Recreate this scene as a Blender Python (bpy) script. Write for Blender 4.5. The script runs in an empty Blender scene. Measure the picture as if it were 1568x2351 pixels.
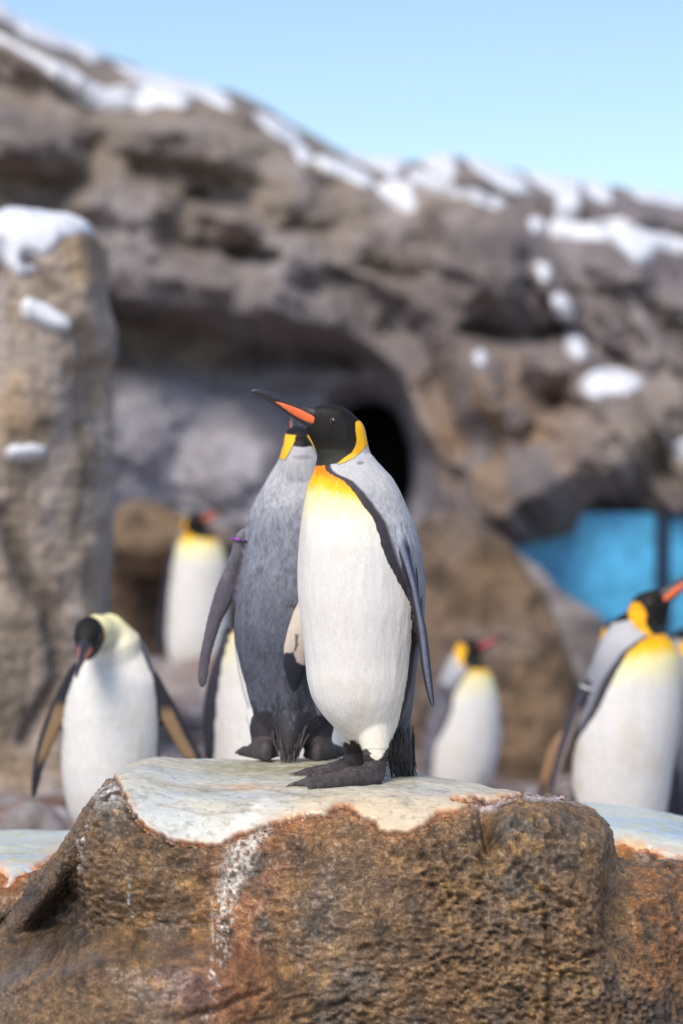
import bpy, math, random
import numpy as np
from mathutils import Vector, Matrix, kdtree
R = math.radians
scene = bpy.context.scene
col = scene.collection

# ------------------------------------------------------------------ camera, world, sun, exposure
CAMZ, PITCH, FU, CU, CV = 1.5, R(-1.233), 5551.0, 784.0, 1175.5
cam_d = bpy.data.cameras.new('camera'); cam = bpy.data.objects.new('camera', cam_d); col.objects.link(cam)
cam.location = (0, 0, CAMZ); cam.rotation_euler = (R(90) + PITCH, 0, 0)
cam_d.sensor_fit = 'VERTICAL'; cam_d.sensor_height = 36; cam_d.sensor_width = 24; cam_d.lens = 85
cam_d.clip_start = 0.05; cam_d.clip_end = 3000
cam_d.dof.use_dof = True; cam_d.dof.focus_distance = 5.1; cam_d.dof.aperture_fstop = 1.8
scene.camera = cam

SUN_EL, SUN_AZ = R(50), R(205)          # azimuth clockwise from +Y: high, behind the camera and to its left
world = bpy.data.worlds.new('World'); scene.world = world; world.use_nodes = True
wn = world.node_tree.nodes; wl = world.node_tree.links
sky = wn.new('ShaderNodeTexSky'); sky.sky_type = 'NISHITA'; sky.sun_disc = False
sky.sun_elevation = SUN_EL; sky.sun_rotation = SUN_AZ
sky.air_density = 1.0; sky.dust_density = 1.6; sky.ozone_density = 1.9; sky.altitude = 600
bg = wn['Background']; bg.inputs['Strength'].default_value = 0.125
wl.new(sky.outputs[0], bg.inputs['Color'])
sun_d = bpy.data.lights.new('sun', 'SUN'); sun = bpy.data.objects.new('sun', sun_d); col.objects.link(sun)
sun_d.energy = 2.3; sun_d.angle = R(26); sun_d.color = (1.0, 0.90, 0.76)
sd_ = Vector((math.sin(SUN_AZ) * math.cos(SUN_EL), math.cos(SUN_AZ) * math.cos(SUN_EL), math.sin(SUN_EL)))
sun.rotation_euler = sd_.to_track_quat('Z', 'Y').to_euler()
scene.view_settings.view_transform = 'Standard'; scene.view_settings.look = 'None'
scene.view_settings.gamma = 1; scene.view_settings.use_curve_mapping = False
scene.view_settings.exposure = 0.58
scene.render.engine = 'CYCLES'
scene.cycles.use_denoising = True
scene.cycles.max_bounces = 6; scene.cycles.diffuse_bounces = 3

# ------------------------------------------------------------------ maths helpers
sp, cp = math.sin(PITCH), math.cos(PITCH)
def ray(xu, yu):
    """world direction of a picture position, scaled so that its Y is 1"""
    a = (np.asarray(xu, float) - CU) / FU; b = -(np.asarray(yu, float) - CV) / FU
    y = cp - b * sp; z = sp + b * cp
    return a / y, z / y
def P(xu, yu, D):
    ax, az = ray(xu, yu)
    return np.stack(np.broadcast_arrays(ax * D, D + 0 * ax, CAMZ + az * D), -1)
def proj(p):
    x, y, z = p[..., 0], p[..., 1], p[..., 2] - CAMZ
    f = y * cp + z * sp; v = -y * sp + z * cp
    return CU + FU * x / f, CV - FU * v / f

def _h(ix, iy, iz, s):
    n = (ix * 374761393 + iy * 668265263 + iz * 2147483647 + s * 1274126177) & 0xffffffff
    n = ((n ^ (n >> 13)) * 1274126177) & 0xffffffff
    n = ((n ^ (n >> 15)) * 2246822519) & 0xffffffff
    return ((n ^ (n >> 16)) & 0xffffff) / float(0xffffff)
def vnoise(p, s=0):
    """value noise in -1..1 at the points p (N,3)"""
    i = np.floor(p).astype(np.int64); f = p - i; f = f * f * f * (f * (f * 6 - 15) + 10)
    o = 0
    for a in (0, 1):
        wx = f[:, 0] if a else 1 - f[:, 0]
        for b in (0, 1):
            wy = f[:, 1] if b else 1 - f[:, 1]
            for c in (0, 1):
                wz = f[:, 2] if c else 1 - f[:, 2]
                o = o + wx * wy * wz * _h(i[:, 0] + a, i[:, 1] + b, i[:, 2] + c, s)
    return o * 2 - 1
def fbm(p, oct=4, s=0, gain=.5):
    o = 0; a = 1; t = 0
    for k in range(oct):
        o = o + a * vnoise(p * 2.03 ** k + 17.3 * k, s + k); t += a; a *= gain
    return o / t
def ridged(p, oct=4, s=0, gain=.5):
    o = 0; a = 1; t = 0
    for k in range(oct):
        o = o + a * (1 - 2 * np.abs(vnoise(p * 2.03 ** k + 31.7 * k, s + k))); t += a; a *= gain
    return o / t
def worley(p, s=0):
    """F1, F2 of jittered cell points"""
    i = np.floor(p).astype(np.int64); f1 = np.full(len(p), 9.); f2 = np.full(len(p), 9.)
    for a in (-1, 0, 1):
        for b in (-1, 0, 1):
            for c in (-1, 0, 1):
                j = i + (a, b, c)
                q = np.stack([_h(j[:, 0], j[:, 1], j[:, 2], s + 5 * k) for k in range(3)], -1) + j
                d = np.sqrt(((q - p) ** 2).sum(-1))
                f2 = np.minimum(f2, np.maximum(f1, d)); f1 = np.minimum(f1, d)
    return f1, f2
def ss(a, b, x):
    t = np.clip((x - a) / (b - a), 0, 1); return t * t * (3 - 2 * t)
def sd_poly(x, y, poly):
    """signed distance to a polygon, positive inside"""
    poly = np.asarray(poly, float); d = np.full(x.shape, 1e18); ins = np.zeros(x.shape, bool)
    n = len(poly)
    for i in range(n):
        ax, ay = poly[i]; bx, by = poly[(i + 1) % n]
        ex, ey = bx - ax, by - ay; wx, wy = x - ax, y - ay
        t = np.clip((wx * ex + wy * ey) / (ex * ex + ey * ey + 1e-12), 0, 1)
        d = np.minimum(d, (wx - ex * t) ** 2 + (wy - ey * t) ** 2)
        c = ((ay <= y) & (by > y)) | ((by <= y) & (ay > y))
        with np.errstate(divide='ignore', invalid='ignore'):
            xi = ax + (y - ay) * ex / (ey if ey != 0 else 1e-12)
        ins ^= c & (x < xi)
    return np.where(ins, 1, -1) * np.sqrt(d)
def sd_line(x, y, pts):
    d = np.full(x.shape, 1e18)
    for (ax, ay), (bx, by) in zip(pts[:-1], pts[1:]):
        ex, ey = bx - ax, by - ay; wx, wy = x - ax, y - ay
        t = np.clip((wx * ex + wy * ey) / (ex * ex + ey * ey), 0, 1)
        d = np.minimum(d, (wx - ex * t) ** 2 + (wy - ey * t) ** 2)
    return np.sqrt(d)
def lin(r, g, b, k=1.0):
    c = np.array([r, g, b], float) / 255
    return np.where(c <= .04045, c / 12.92, ((c + .055) / 1.055) ** 2.4) * k
def mixc(a, b, t):
    t = np.asarray(t)[..., None]; return a * (1 - t) + b * t

# ------------------------------------------------------------------ mesh helpers
def mesh_np(name, V, F, mat=None, parent=None, colr=None, smooth=True):
    V = np.asarray(V, np.float32).reshape(-1, 3)
    me = bpy.data.meshes.new(name)
    if isinstance(F, np.ndarray):
        k = F.shape[1]; me.vertices.add(len(V)); me.vertices.foreach_set('co', V.ravel())
        me.loops.add(F.size); me.loops.foreach_set('vertex_index', F.astype(np.int32).ravel())
        me.polygons.add(len(F)); me.polygons.foreach_set('loop_start', np.arange(0, F.size, k, dtype=np.int32))
        me.update(calc_edges=True)
    else:
        me.from_pydata(V.tolist(), [], F)
    me.validate()
    if smooth: me.polygons.foreach_set('use_smooth', np.ones(len(me.polygons), bool))
    if colr is not None: set_col(me, colr)
    if mat: me.materials.append(mat)
    o = bpy.data.objects.new(name, me); col.objects.link(o)
    if parent: o.parent = parent; o.matrix_parent_inverse = parent.matrix_world.inverted()
    return o
def set_col(me, c):
    a = me.color_attributes.new('Col', 'FLOAT_COLOR', 'POINT')
    a.data.foreach_set('color', np.concatenate([np.clip(c, 0, 1), np.ones((len(c), 1))], 1).astype(np.float32).ravel())
def get_v(me):
    v = np.empty(len(me.vertices) * 3, np.float32); me.vertices.foreach_get('co', v); return v.reshape(-1, 3).astype(float)
def grid_faces(n, m):
    i = np.arange(n * m).reshape(n, m)
    return np.stack([i[:-1, :-1], i[1:, :-1], i[1:, 1:], i[:-1, 1:]], -1).reshape(-1, 4)
def grid_normals(G):
    a = np.gradient(G, axis=0); b = np.gradient(G, axis=1)
    n = np.cross(a, b); return n / (np.linalg.norm(n, axis=-1, keepdims=True) + 1e-12)
def thing(name, label, cat, loc, group=None):
    o = bpy.data.objects.new(name, None); col.objects.link(o); o.location = Vector(loc)
    o.empty_display_size = .1
    o['label'] = label; o['category'] = cat
    if group: o['group'] = group
    bpy.context.view_layer.update()
    return o
def tag(o, label=None, cat=None, group=None, kind=None):
    for k, v in (('label', label), ('category', cat), ('group', group), ('kind', kind)):
        if v: o[k] = v
    return o

# ------------------------------------------------------------------ materials
def nt(name):
    m = bpy.data.materials.new(name); m.use_nodes = True
    return m, m.node_tree.nodes, m.node_tree.links, m.node_tree.nodes['Principled BSDF']
def noise_node(n, l, scale, detail=4, rough=.55, stretch=None, dist=0):
    tc = n.new('ShaderNodeNewGeometry') if stretch == 'world' else n.new('ShaderNodeTexCoord')
    src = tc.outputs['Position'] if stretch == 'world' else tc.outputs['Object']
    t = n.new('ShaderNodeTexNoise'); t.inputs['Scale'].default_value = scale
    t.inputs['Detail'].default_value = detail; t.inputs['Roughness'].default_value = rough
    t.inputs['Distortion'].default_value = dist
    if stretch and stretch != 'world':
        mp = n.new('ShaderNodeMapping'); mp.inputs['Scale'].default_value = stretch
        l.new(src, mp.inputs['Vector']); src = mp.outputs[0]
    l.new(src, t.inputs['Vector']); return t
def ramp(n, l, fac, stops):
    r = n.new('ShaderNodeValToRGB'); e = r.color_ramp.elements
    while len(e) < len(stops): e.new(.5)
    for k, (p, c) in enumerate(stops):
        e[k].position = p; e[k].color = (*((c,) * 3 if isinstance(c, (int, float)) else c), 1)
    l.new(fac, r.inputs[0]); return r
def mat_col(name, rough=.7, layers=(), bumps=(), spec=.4, rough_noise=None, coat=0):
    """vertex colour x noise layers, with noise bumps"""
    m, n, l, b = nt(name)
    at = n.new('ShaderNodeVertexColor'); at.layer_name = 'Col'; c = at.outputs[0]
    for (scale, lo, hi, stretch, detail) in layers:
        t = noise_node(n, l, scale, detail, .6, stretch)
        r = ramp(n, l, t.outputs[0], [(.3, lo), (.7, hi)])
        mx = n.new('ShaderNodeMix'); mx.data_type = 'RGBA'; mx.blend_type = 'MULTIPLY'; mx.inputs[0].default_value = 1
        l.new(c, mx.inputs[6]); l.new(r.outputs[0], mx.inputs[7]); c = mx.outputs[2]
    l.new(c, b.inputs['Base Color'])
    b.inputs['Roughness'].default_value = rough; b.inputs['Specular IOR Level'].default_value = spec
    if coat:
        b.inputs['Coat Weight'].default_value = coat; b.inputs['Coat Roughness'].default_value = .12
    if rough_noise:
        sc, lo, hi = rough_noise
        t = noise_node(n, l, sc, 3); r = ramp(n, l, t.outputs[0], [(.35, lo), (.65, hi)]); l.new(r.outputs[0], b.inputs['Roughness'])
    prev = None
    for (scale, dist, stretch, detail) in bumps:
        t = noise_node(n, l, scale, detail, .6, stretch)
        bp = n.new('ShaderNodeBump'); bp.inputs['Distance'].default_value = dist; bp.inputs['Strength'].default_value = 1
        l.new(t.outputs[0], bp.inputs['Height'])
        if prev: l.new(prev.outputs[0], bp.inputs['Normal'])
        prev = bp
    if prev: l.new(prev.outputs[0], b.inputs['Normal'])
    return m
def mat_flat(name, c, rough=.5, spec=.5, layers=(), bumps=(), coat=0):
    m = mat_col(name, rough, layers, bumps, spec, None, coat)
    n = m.node_tree.nodes; l = m.node_tree.links
    v = [x for x in n if x.type == 'VERTEX_COLOR'][0]
    rgb = n.new('ShaderNodeRGB'); rgb.outputs[0].default_value = (*c, 1)
    for lk in list(v.outputs[0].links): l.new(rgb.outputs[0], lk.to_socket)
    n.remove(v); return m

M_plume = mat_col('plumage', .62, [(260, .93, 1.05, (1, 1, .45), 2)], [(240, .0008, (1, 1, .3), 3)], .3)
M_plume_far = mat_col('plumage_soft', .65, [(120, .9, 1.05, (1, 1, .4), 2)], [], .3)
M_bill = mat_flat('dark_horn', lin(52, 50, 54), .32, .5, [(180, .6, 1.3, None, 3)], [(200, .0006, (1, 1, 3), 3)])
M_plate = mat_flat('orange_horn', lin(238, 112, 62), .38, .5, [(90, .8, 1.1, None, 3)])
M_plate_pink = mat_flat('pink_horn', lin(205, 75, 85), .4, .5)
M_eye = mat_flat('eye_gloss', (.012, .008, .006), .05, .6, coat=.5)
M_lid = mat_flat('eyelid_skin', (.06, .042, .036), .45, .5)
M_claw = mat_flat('claw_horn', (.03, .027, .025), .35, .5)
M_tail = mat_flat('tail_feather_brown', (.026, .023, .024), .42, .5, [(60, .3, 2.6, (6, 6, .3), 3)])
M_band_purple = mat_flat('purple_plastic', lin(150, 50, 190), .35, .5)
M_band_dark = mat_flat('dark_plastic', (.02, .02, .022), .4, .5)
M_band_white = mat_flat('silver_plastic', (.6, .6, .6), .35, .5)
M_rock = mat_col('wet_brown_rock', .6, [(60, .55, 1.35, None, 5), (230, .45, 1.6, None, 3)], [(120, .006, None, 5), (330, .003, None, 3)], .5, (40, .28, .7), coat=.18)
M_cap = mat_col('wet_mineral_crust', .3, [(30, .86, 1.06, (1, 2.5, 1), 5), (140, .92, 1.04, None, 3)], [(16, .004, (1, 1.5, 1), 4), (160, .0007, None, 3)], .5, (7, .22, .6), coat=.12)
M_cliff = mat_col('grey_cliff_rock', .85, [(2.2, .74, 1.2, None, 6), (14, .75, 1.2, None, 4)], [(7, .06, None, 6)], .3)
M_pillar = mat_col('tan_rock', .85, [(5, .75, 1.2, (1, 1, .4), 6), (40, .75, 1.2, None, 4)], [(22, .02, None, 6)], .3)
M_snow = mat_flat('snow', (.72, .735, .79), .6, .4, [(9, .88, 1.05, None, 4)], [(12, .012, None, 4)])
M_ground = mat_col('stony_ground', .85, [(5, .6, 1.3, None, 6), (30, .6, 1.3, None, 4)], [(14, .05, None, 5)], .3)

# ------------------------------------------------------------------ FOREGROUND ROCKS
def make_rock(name, label, xs, Zt, Db, Df, capline, disp, colour, capcolour, step=.0034, capthick=.008):
    """a boulder: across X a profile runs from behind, over the crown, down the front; crust lies on the crown"""
    xs = np.asarray(xs); nrow = 430
    zt, db, df = Zt(xs), Db(xs), Df(xs)
    prof = np.stack([
        np.stack([db + .45, zt - .80], -1), np.stack([db + .26, zt - .30], -1), np.stack([db + .12, zt - .07], -1), np.stack([db, zt - .008], -1),
        np.stack([(db * .5 + df * .5), zt], -1), np.stack([df + .08, zt - .006], -1), np.stack([df - .005, zt - .035], -1),
        np.stack([df - .06, zt - .10], -1), np.stack([df - .10, zt - .22], -1), np.stack([df - .16, zt - .50], -1), np.stack([df - .30, zt - 1.05], -1)], 1)
    # arc-length resample and smooth
    w = np.array([0, .05, .10, .16, .28, .40, .46, .53, .62, .84, 1.0])
    t = np.linspace(0, 1, nrow); out = np.empty((len(xs), nrow, 2))
    for i in range(len(xs)):
        out[i, :, 0] = np.interp(t, w, prof[i, :, 0]); out[i, :, 1] = np.interp(t, w, prof[i, :, 1])
    k = np.exp(-np.linspace(-2, 2, 31) ** 2); k /= k.sum()
    pad = np.concatenate([np.repeat(out[:, :1], 15, 1), out, np.repeat(out[:, -1:], 15, 1)], 1)
    out = sum(k[j] * pad[:, j:j + nrow] for j in range(31))
    G = np.empty((len(xs), nrow, 3)); G[..., 0] = xs[:, None]; G[..., 1] = out[..., 0]; G[..., 2] = out[..., 1]
    N = grid_normals(G)
    if N[len(xs) // 2, nrow // 3, 2] < 0: N = -N
    xu, yu = proj(G); crest = np.argmin(yu, 1)
    ye = yu.copy()
    for i in range(len(xs)): ye[i, :crest[i]] = yu[i, crest[i]] - 2 * (crest[i] - np.arange(crest[i]))
    f = lambda a: a.ravel()
    pts = G.reshape(-1, 3)
    sd = sd_poly(f(xu), f(ye), capline) if capline is not None else np.full(len(pts), -99.)
    sd = sd + 6 * fbm(pts * 28, 4, 3) + 5 * fbm(pts * 100, 3, 8)
    big, small, push = disp(pts, f(xu), f(ye), sd)
    n = N.reshape(-1, 3)
    base = pts + n * big[:, None] + np.array([0, 1, 0]) * push[:, None]
    V = base + n * (small * (1 - ss(-2, 6, sd)))[:, None]
    F = grid_faces(len(xs), nrow)
    root = thing(name, label, 'boulder', (float(xs.mean()), float(df.mean()), 0))
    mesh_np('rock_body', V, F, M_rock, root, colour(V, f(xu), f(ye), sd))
    if capline is not None:
        th = capthick * ss(-1.5, 5, sd) * (1 + .25 * fbm(pts * 40, 3, 5)) - .006 * (1 - ss(-3, 0, sd)) + .0015
        C = base + n * th[:, None]
        keep = (sd[F] > -3).any(1)
        Fk = F[keep]; used, inv = np.unique(Fk, return_inverse=True)
        mesh_np('mineral_crust', C[used], inv.reshape(Fk.shape), M_cap, root, capcolour(C, f(xu), f(ye), sd)[used])
    return root

def xw(u, D=5.2): return (np.asarray(u, float) - CU) * D / FU
def zw(v, D=5.2): return float(P(784, v, D)[2])
# main boulder
tu = [-420, -200, 0, 50, 100, 150, 200, 240, 285, 330, 400, 470, 560, 700, 960, 1100, 1180, 1250, 1330, 1368, 1388, 1420, 1568, 1900]
tz = [zw(2230), zw(2200), zw(2105), zw(2062), zw(2000), zw(1938), zw(1858), zw(1808), zw(1765, 5.3), zw(1750, 5.35), .815, .808, .803, .803, .803, .795, zw(1832, 5.15), zw(1848, 5.1), zw(1858, 5.1), zw(1885, 5.1), zw(1935, 5.1), zw(1960, 5.1), zw(1995, 5.1), zw(2080, 5.1)]
tx = xw(tu)
def smooth_interp(x, xp, fp, s=.012):
    return sum(wt * np.interp(x + d * s, xp, fp) for d, wt in ((-2, .1), (-1, .22), (0, .36), (1, .22), (2, .1)))
Zt = lambda x: smooth_interp(x, tx, tz)
Db = lambda x: smooth_interp(x, xw([-420, 200, 300, 420, 800, 960, 1180, 1900]), [5.22, 5.25, 5.4, 5.62, 5.68, 5.36, 5.2, 5.2], .03)
Df = lambda x: smooth_interp(x, xw([-420, 0, 150, 260, 400, 700, 1100, 1300, 1440, 1568, 1900]), [5.12, 5.1, 5.02, 4.93, 4.88, 4.87, 4.88, 4.86, 4.92, 5.05, 5.3], .03)
cap_main = [(268, 1690), (270, 1792), (296, 1850), (310, 1872), (340, 1906), (400, 1932), (460, 1943), (500, 1944), (540, 1926), (585, 1906), (640, 1886), (700, 1878),
            (750, 1876), (770, 1862), (800, 1860), (830, 1880), (862, 1893), (872, 1914), (892, 1919), (940, 1913), (985, 1897), (1008, 1874), (1050, 1868), (1072, 1858),
            (1040, 1846), (1100, 1840), (1195, 1838), (1230, 1690)]
PIT = {}
def disp_main(p, x, y, sd):
    g = lambda cx, cy, rx, ry: np.exp(-((x - cx) / rx) ** 2 - ((y - cy) / ry) ** 2)
    big = .020 * fbm(p * 5, 3, 1)
    top = ss(1850, 1930, y)                      # relief only on the faces
    big = big * (.25 + .75 * top)
    # fold at the left: a hollow beside a standing rib, and a ledge that juts out below it
    rib = np.interp(y, [1880, 1980, 2100, 2170, 2250], [238, 224, 212, 190, 150]) + 8 * fbm(p * 9, 2, 77)
    ysil = np.interp(x, [-200, 0, 50, 100, 150, 200, 240], [2190, 2100, 2062, 2000, 1938, 1858, 1808])
    push = .15 * (1 - ss(-80, 0, x - rib)) * ss(26, 150, y - ysil) * (1 - ss(2150, 2190, y)) * ss(-40, 90, x)
    big = big + .03 * g(262, 1990, 60, 160) - .05 * g(330, 2120, 120, 70)
    edge = np.interp(x, [-400, 0, 150, 250, 500, 760], [2215, 2192, 2168, 2135, 2150, 2260])
    led = ss(-12, 34, y - edge) * (1 - ss(420, 800, x))
    push = push - .20 * led
    big = big + .045 * g(1240, 1920, 130, 60) - .05 * g(1120, 1935, 22, 70) + .035 * g(820, 2120, 260, 180) + .03 * g(1100, 2230, 150, 120)
    big = big - .05 * g(1440, 2080, 60, 160)
    for pts, w, d in (([(1105, 1862), (1128, 1930), (1195, 2005), (1268, 2062), (1312, 2088)], 7, .022), ([(1252, 2080), (1262, 2200), (1258, 2360)], 6, .02),
                      ([(1268, 2215), (1300, 2208), (1372, 2190)], 6, .014), ([(985, 2100), (1010, 2085), (1030, 2060)], 6, .010), ([(420, 2290), (520, 2270), (600, 2250)], 8, .014),
                      ([(480, 2010), (560, 2040)], 6, .006), ([(680, 2330), (800, 2300), (900, 2320)], 8, .01)):
        d0 = sd_line(x + 5 * fbm(p * 60, 2, 9), y + 5 * fbm(p * 60, 2, 12), pts)
        big = big - d * np.exp(-(d0 / w) ** 2)
    q = p * (1, 1, 1.7)
    wq = q + .012 * np.stack([fbm(q * 20, 2, 90), fbm(q * 20, 2, 94), fbm(q * 20, 2, 98)], -1)
    f1, f2 = worley(wq * 72, 4)
    rg = .55 + .75 * ss(-.25, .35, fbm(p * 3.2, 3, 55))
    small = (.009 * (.55 - f1) + .011 * fbm(q * 85, 3, 2)) * rg + .006 * ridged(wq * 22, 3, 7)
    PIT['v'] = small.copy()
    calm = .35 + .65 * ss(-.3, .3, fbm(p * 4, 2, 21) + .5)
    small = small * calm * (1 - .55 * led) * (1 - .4 * ss(1440, 1500, x))
    small = small - .006 * np.exp(-((sd + 4) / 4) ** 2)
    return big, small, push
streak = [(596, 1900), (560, 1945), (540, 2000), (520, 2060), (510, 2130), (505, 2200), (498, 2260), (480, 2330)]
def col_main(p, x, y, sd):
    n1, n2, n3 = fbm(p * 6, 4, 31), fbm(p * 26, 4, 37), fbm(p * 90, 3, 41)
    brown, grey, gold, dark, rust = lin(120, 93, 64), lin(108, 95, 82), lin(168, 130, 80), lin(50, 40, 33), lin(160, 98, 50)
    c = mixc(np.broadcast_to(brown, p.shape), grey, ss(-.15, .35, n1))
    c = mixc(c, gold, .75 * ss(.05, .5, n2 + .4 * n3) * (.4 + .6 * ss(-.3, .3, fbm(p * 3, 2, 51))))
    c = mixc(c, dark, .55 * ss(.05, .5, -n2 + .3 * n3 - .1))
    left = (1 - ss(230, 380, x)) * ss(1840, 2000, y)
    c = c * (1 - .15 * left)[:, None]; c = mixc(c, lin(46, 37, 30), .8 * (1 - ss(150, 225, x)) * ss(20, 90, x) * ss(2000, 2080, y) * (1 - ss(2150, 2190, y)))  # left side and hollow darkened in the colour, deepening the fold's shade
    led = np.exp(-((x - 250) / 330) ** 2) * ss(2190, 2260, y)
    c = mixc(c, lin(132, 106, 78), .6 * led)  # ledge painted lighter, as if its top caught the light
    # rust beside the white run of minerals, and the run itself
    d = sd_line(x + 10 * n2 + 5 * n3, y, streak); w = np.interp(y, [1880, 1960, 2100, 2200, 2340], [46, 40, 34, 26, 30])
    c = mixc(c, rust, .52 * np.exp(-((x - np.interp(y, [1880, 2050, 2350], [640, 560, 560])) / np.interp(y, [1880, 2300], [110, 75])) ** 2) * ss(-.3, .35, n2 + .3))
    c = mixc(c, lin(150, 98, 90), .35 * np.exp(-((x - 470) / 110) ** 2 - ((y - 2220) / 60) ** 2))
    grain = fbm(p * (160, 160, 70), 3, 61)
    keep = np.interp(y, [1880, 2050, 2130, 2200, 2340], [1.0, .85, .45, .15, .15])
    c = mixc(c, lin(222, 212, 200), .85 * np.clip((1 - d / w) * 1.6, 0, 1) * ss(.0, .3, grain * 1.1 + keep * .75 - .35))
    for sx, y0, y1 in ((205, 1900, 2010), (190, 1935, 2010), (302, 1990, 2110), (460, 1985, 2010)):
        dd = np.abs(x - sx - 6 * n2 - (y - y0) * -.05)
        c = mixc(c, lin(205, 205, 210), .8 * np.exp(-(dd / 2.6) ** 2) * ss(y0 - 10, y0 + 10, y) * (1 - ss(y1 - 10, y1 + 10, y)) * ss(-.2, .1, grain))
    # pale frosting on shoulders near the crust, rust seam beneath it
    near = np.exp(-np.clip(-sd, 0, None) / 14)
    c = mixc(c, lin(196, 128, 74), .7 * near * ss(-.3, .3, n2 + .25) * ss(560, 700, x))
    c = mixc(c, lin(225, 222, 220), .85 * np.exp(-((x - 262) / 34) ** 2 - ((y - 1838) / 26) ** 2) * ss(-.1, .25, n2 + .15))
    c = mixc(c, lin(205, 200, 205), .6 * (1 - ss(1850, 1872, y)) * ss(1060, 1120, x) * ss(-.3, .2, n2))
    right = ss(1430, 1500, x)
    st = fbm(p * (60, 60, 6), 3, 71)
    c = mixc(c, lin(150, 98, 50), .7 * right * ss(-.3, .3, st)); c = mixc(c, dark, .6 * right * ss(.1, .5, -st))
    pit = PIT['v']; c = mixc(c, c * .32, ss(.000, -.0075, pit)) if False else c * (.30 + 1.0 * ss(-.010, .010, pit))[:, None]  # shade of the pits put into the colour, following relief depth
    seam = np.exp(-((sd + 3) / 3.5) ** 2)
    return mixc(c, lin(70, 42, 26), .75 * seam)
def col_cap(p, x, y, sd):
    n1, n2, n3 = fbm(p * (5, 9, 5), 4, 81), fbm(p * (20, 40, 20), 4, 87), fbm(p * 90, 3, 91)
    pale, blue, warm, olive = lin(212, 204, 184), lin(200, 202, 198), lin(222, 196, 158), lin(146, 136, 84)
    c = mixc(np.broadcast_to(pale, p.shape), blue, ss(-.2, .4, n1))
    c = mixc(c, olive, .85 * np.exp(-((y - 1772) / 24) ** 2) * ss(430, 520, x) * (1 - .6 * ss(1000, 1200, x)) * ss(-.35, .25, n2 + .15))
    c = mixc(c, lin(196, 196, 170), .5 * ss(.0, .4, n2) * (y < 1850))
    c = mixc(c, warm, ss(600, 800, x) * ss(1812, 1862, y) * (.55 + .45 * ss(-.3, .3, n1)))
    c = mixc(c, lin(214, 150, 96), .6 * np.exp(-((x - 560) / 130) ** 2 - ((y - 1815 - 12 * n1) / 5) ** 2) * ss(-.1, .2, n2))
    c = mixc(c, lin(236, 236, 232), .7 * np.exp(-((x - 585 + (y - 1860) * .5) / 34) ** 2) * ss(1800, 1850, y) * ss(-.2, .2, n2))
    c = mixc(c, lin(176, 172, 158), .7 * ss(.1, .4, fbm(p * (14, 26, 14), 4, 95)) * (1 - .5 * ss(1850, 1900, y)))
    c = c * (1 - .30 * ss(.15, .5, n3))[:, None]
    for pts in ([(330, 1800), (480, 1830), (600, 1822), (700, 1845)], [(620, 1900), (700, 1868), (800, 1850), (930, 1862)], [(360, 1860), (470, 1880), (560, 1874)]):
        c = mixc(c, lin(150, 128, 100), .5 * np.exp(-(sd_line(x + 14 * n2, y + 10 * n1, pts) / 2.2) ** 2) * ss(-.2, .2, n1 + .1))
    e = np.exp(-np.clip(sd, 0, None) / 5)
    return mixc(mixc(c, lin(216, 134, 62), .8 * e * (.35 + .65 * ss(.0, .35, n2 + .2))), lin(96, 52, 26), .85 * np.exp(-((sd + 1) / 2.2) ** 2))
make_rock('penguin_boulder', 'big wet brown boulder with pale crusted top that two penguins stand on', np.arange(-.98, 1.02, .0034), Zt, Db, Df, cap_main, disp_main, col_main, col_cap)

def disp_side(p, x, y, sd):
    q = p * (1, 1, 1.5); f1, _ = worley(q * 30, 14)
    return .022 * fbm(p * 5, 3, 61) * ss(-30, 10, -sd), .008 * (.55 - f1) + .006 * fbm(q * 50, 3, 62), 0 * x
def col_side(p, x, y, sd):
    n1, n2 = fbm(p * 7, 4, 131), fbm(p * 26, 4, 137); st = fbm(p * (50, 50, 8), 3, 171)
    c = mixc(np.broadcast_to(lin(120, 86, 52), p.shape), lin(180, 120, 62), ss(-.2, .35, n1))
    c = mixc(c, lin(52, 42, 36), .75 * ss(.0, .45, n2))
    c = mixc(c, lin(215, 190, 165), .7 * ss(.05, .3, st) * np.exp(-np.clip(-sd, 0, None) / 30))
    return mixc(c, lin(190, 110, 50), .6 * np.exp(-((sd + 3) / 6) ** 2))
def col_cap_side(p, x, y, sd):
    n1, n2 = fbm(p * (5, 12, 5), 4, 181), fbm(p * 40, 4, 187)
    c = mixc(np.broadcast_to(lin(200, 206, 200), p.shape), lin(178, 196, 208), ss(-.2, .4, n1))
    c = mixc(c, lin(196, 196, 120), .5 * ss(.1, .5, n2))
    return mixc(c, lin(222, 160, 104), .85 * np.exp(-np.clip(sd, 0, None) / 9) * ss(-.4, .3, n2 + .2))
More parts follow.
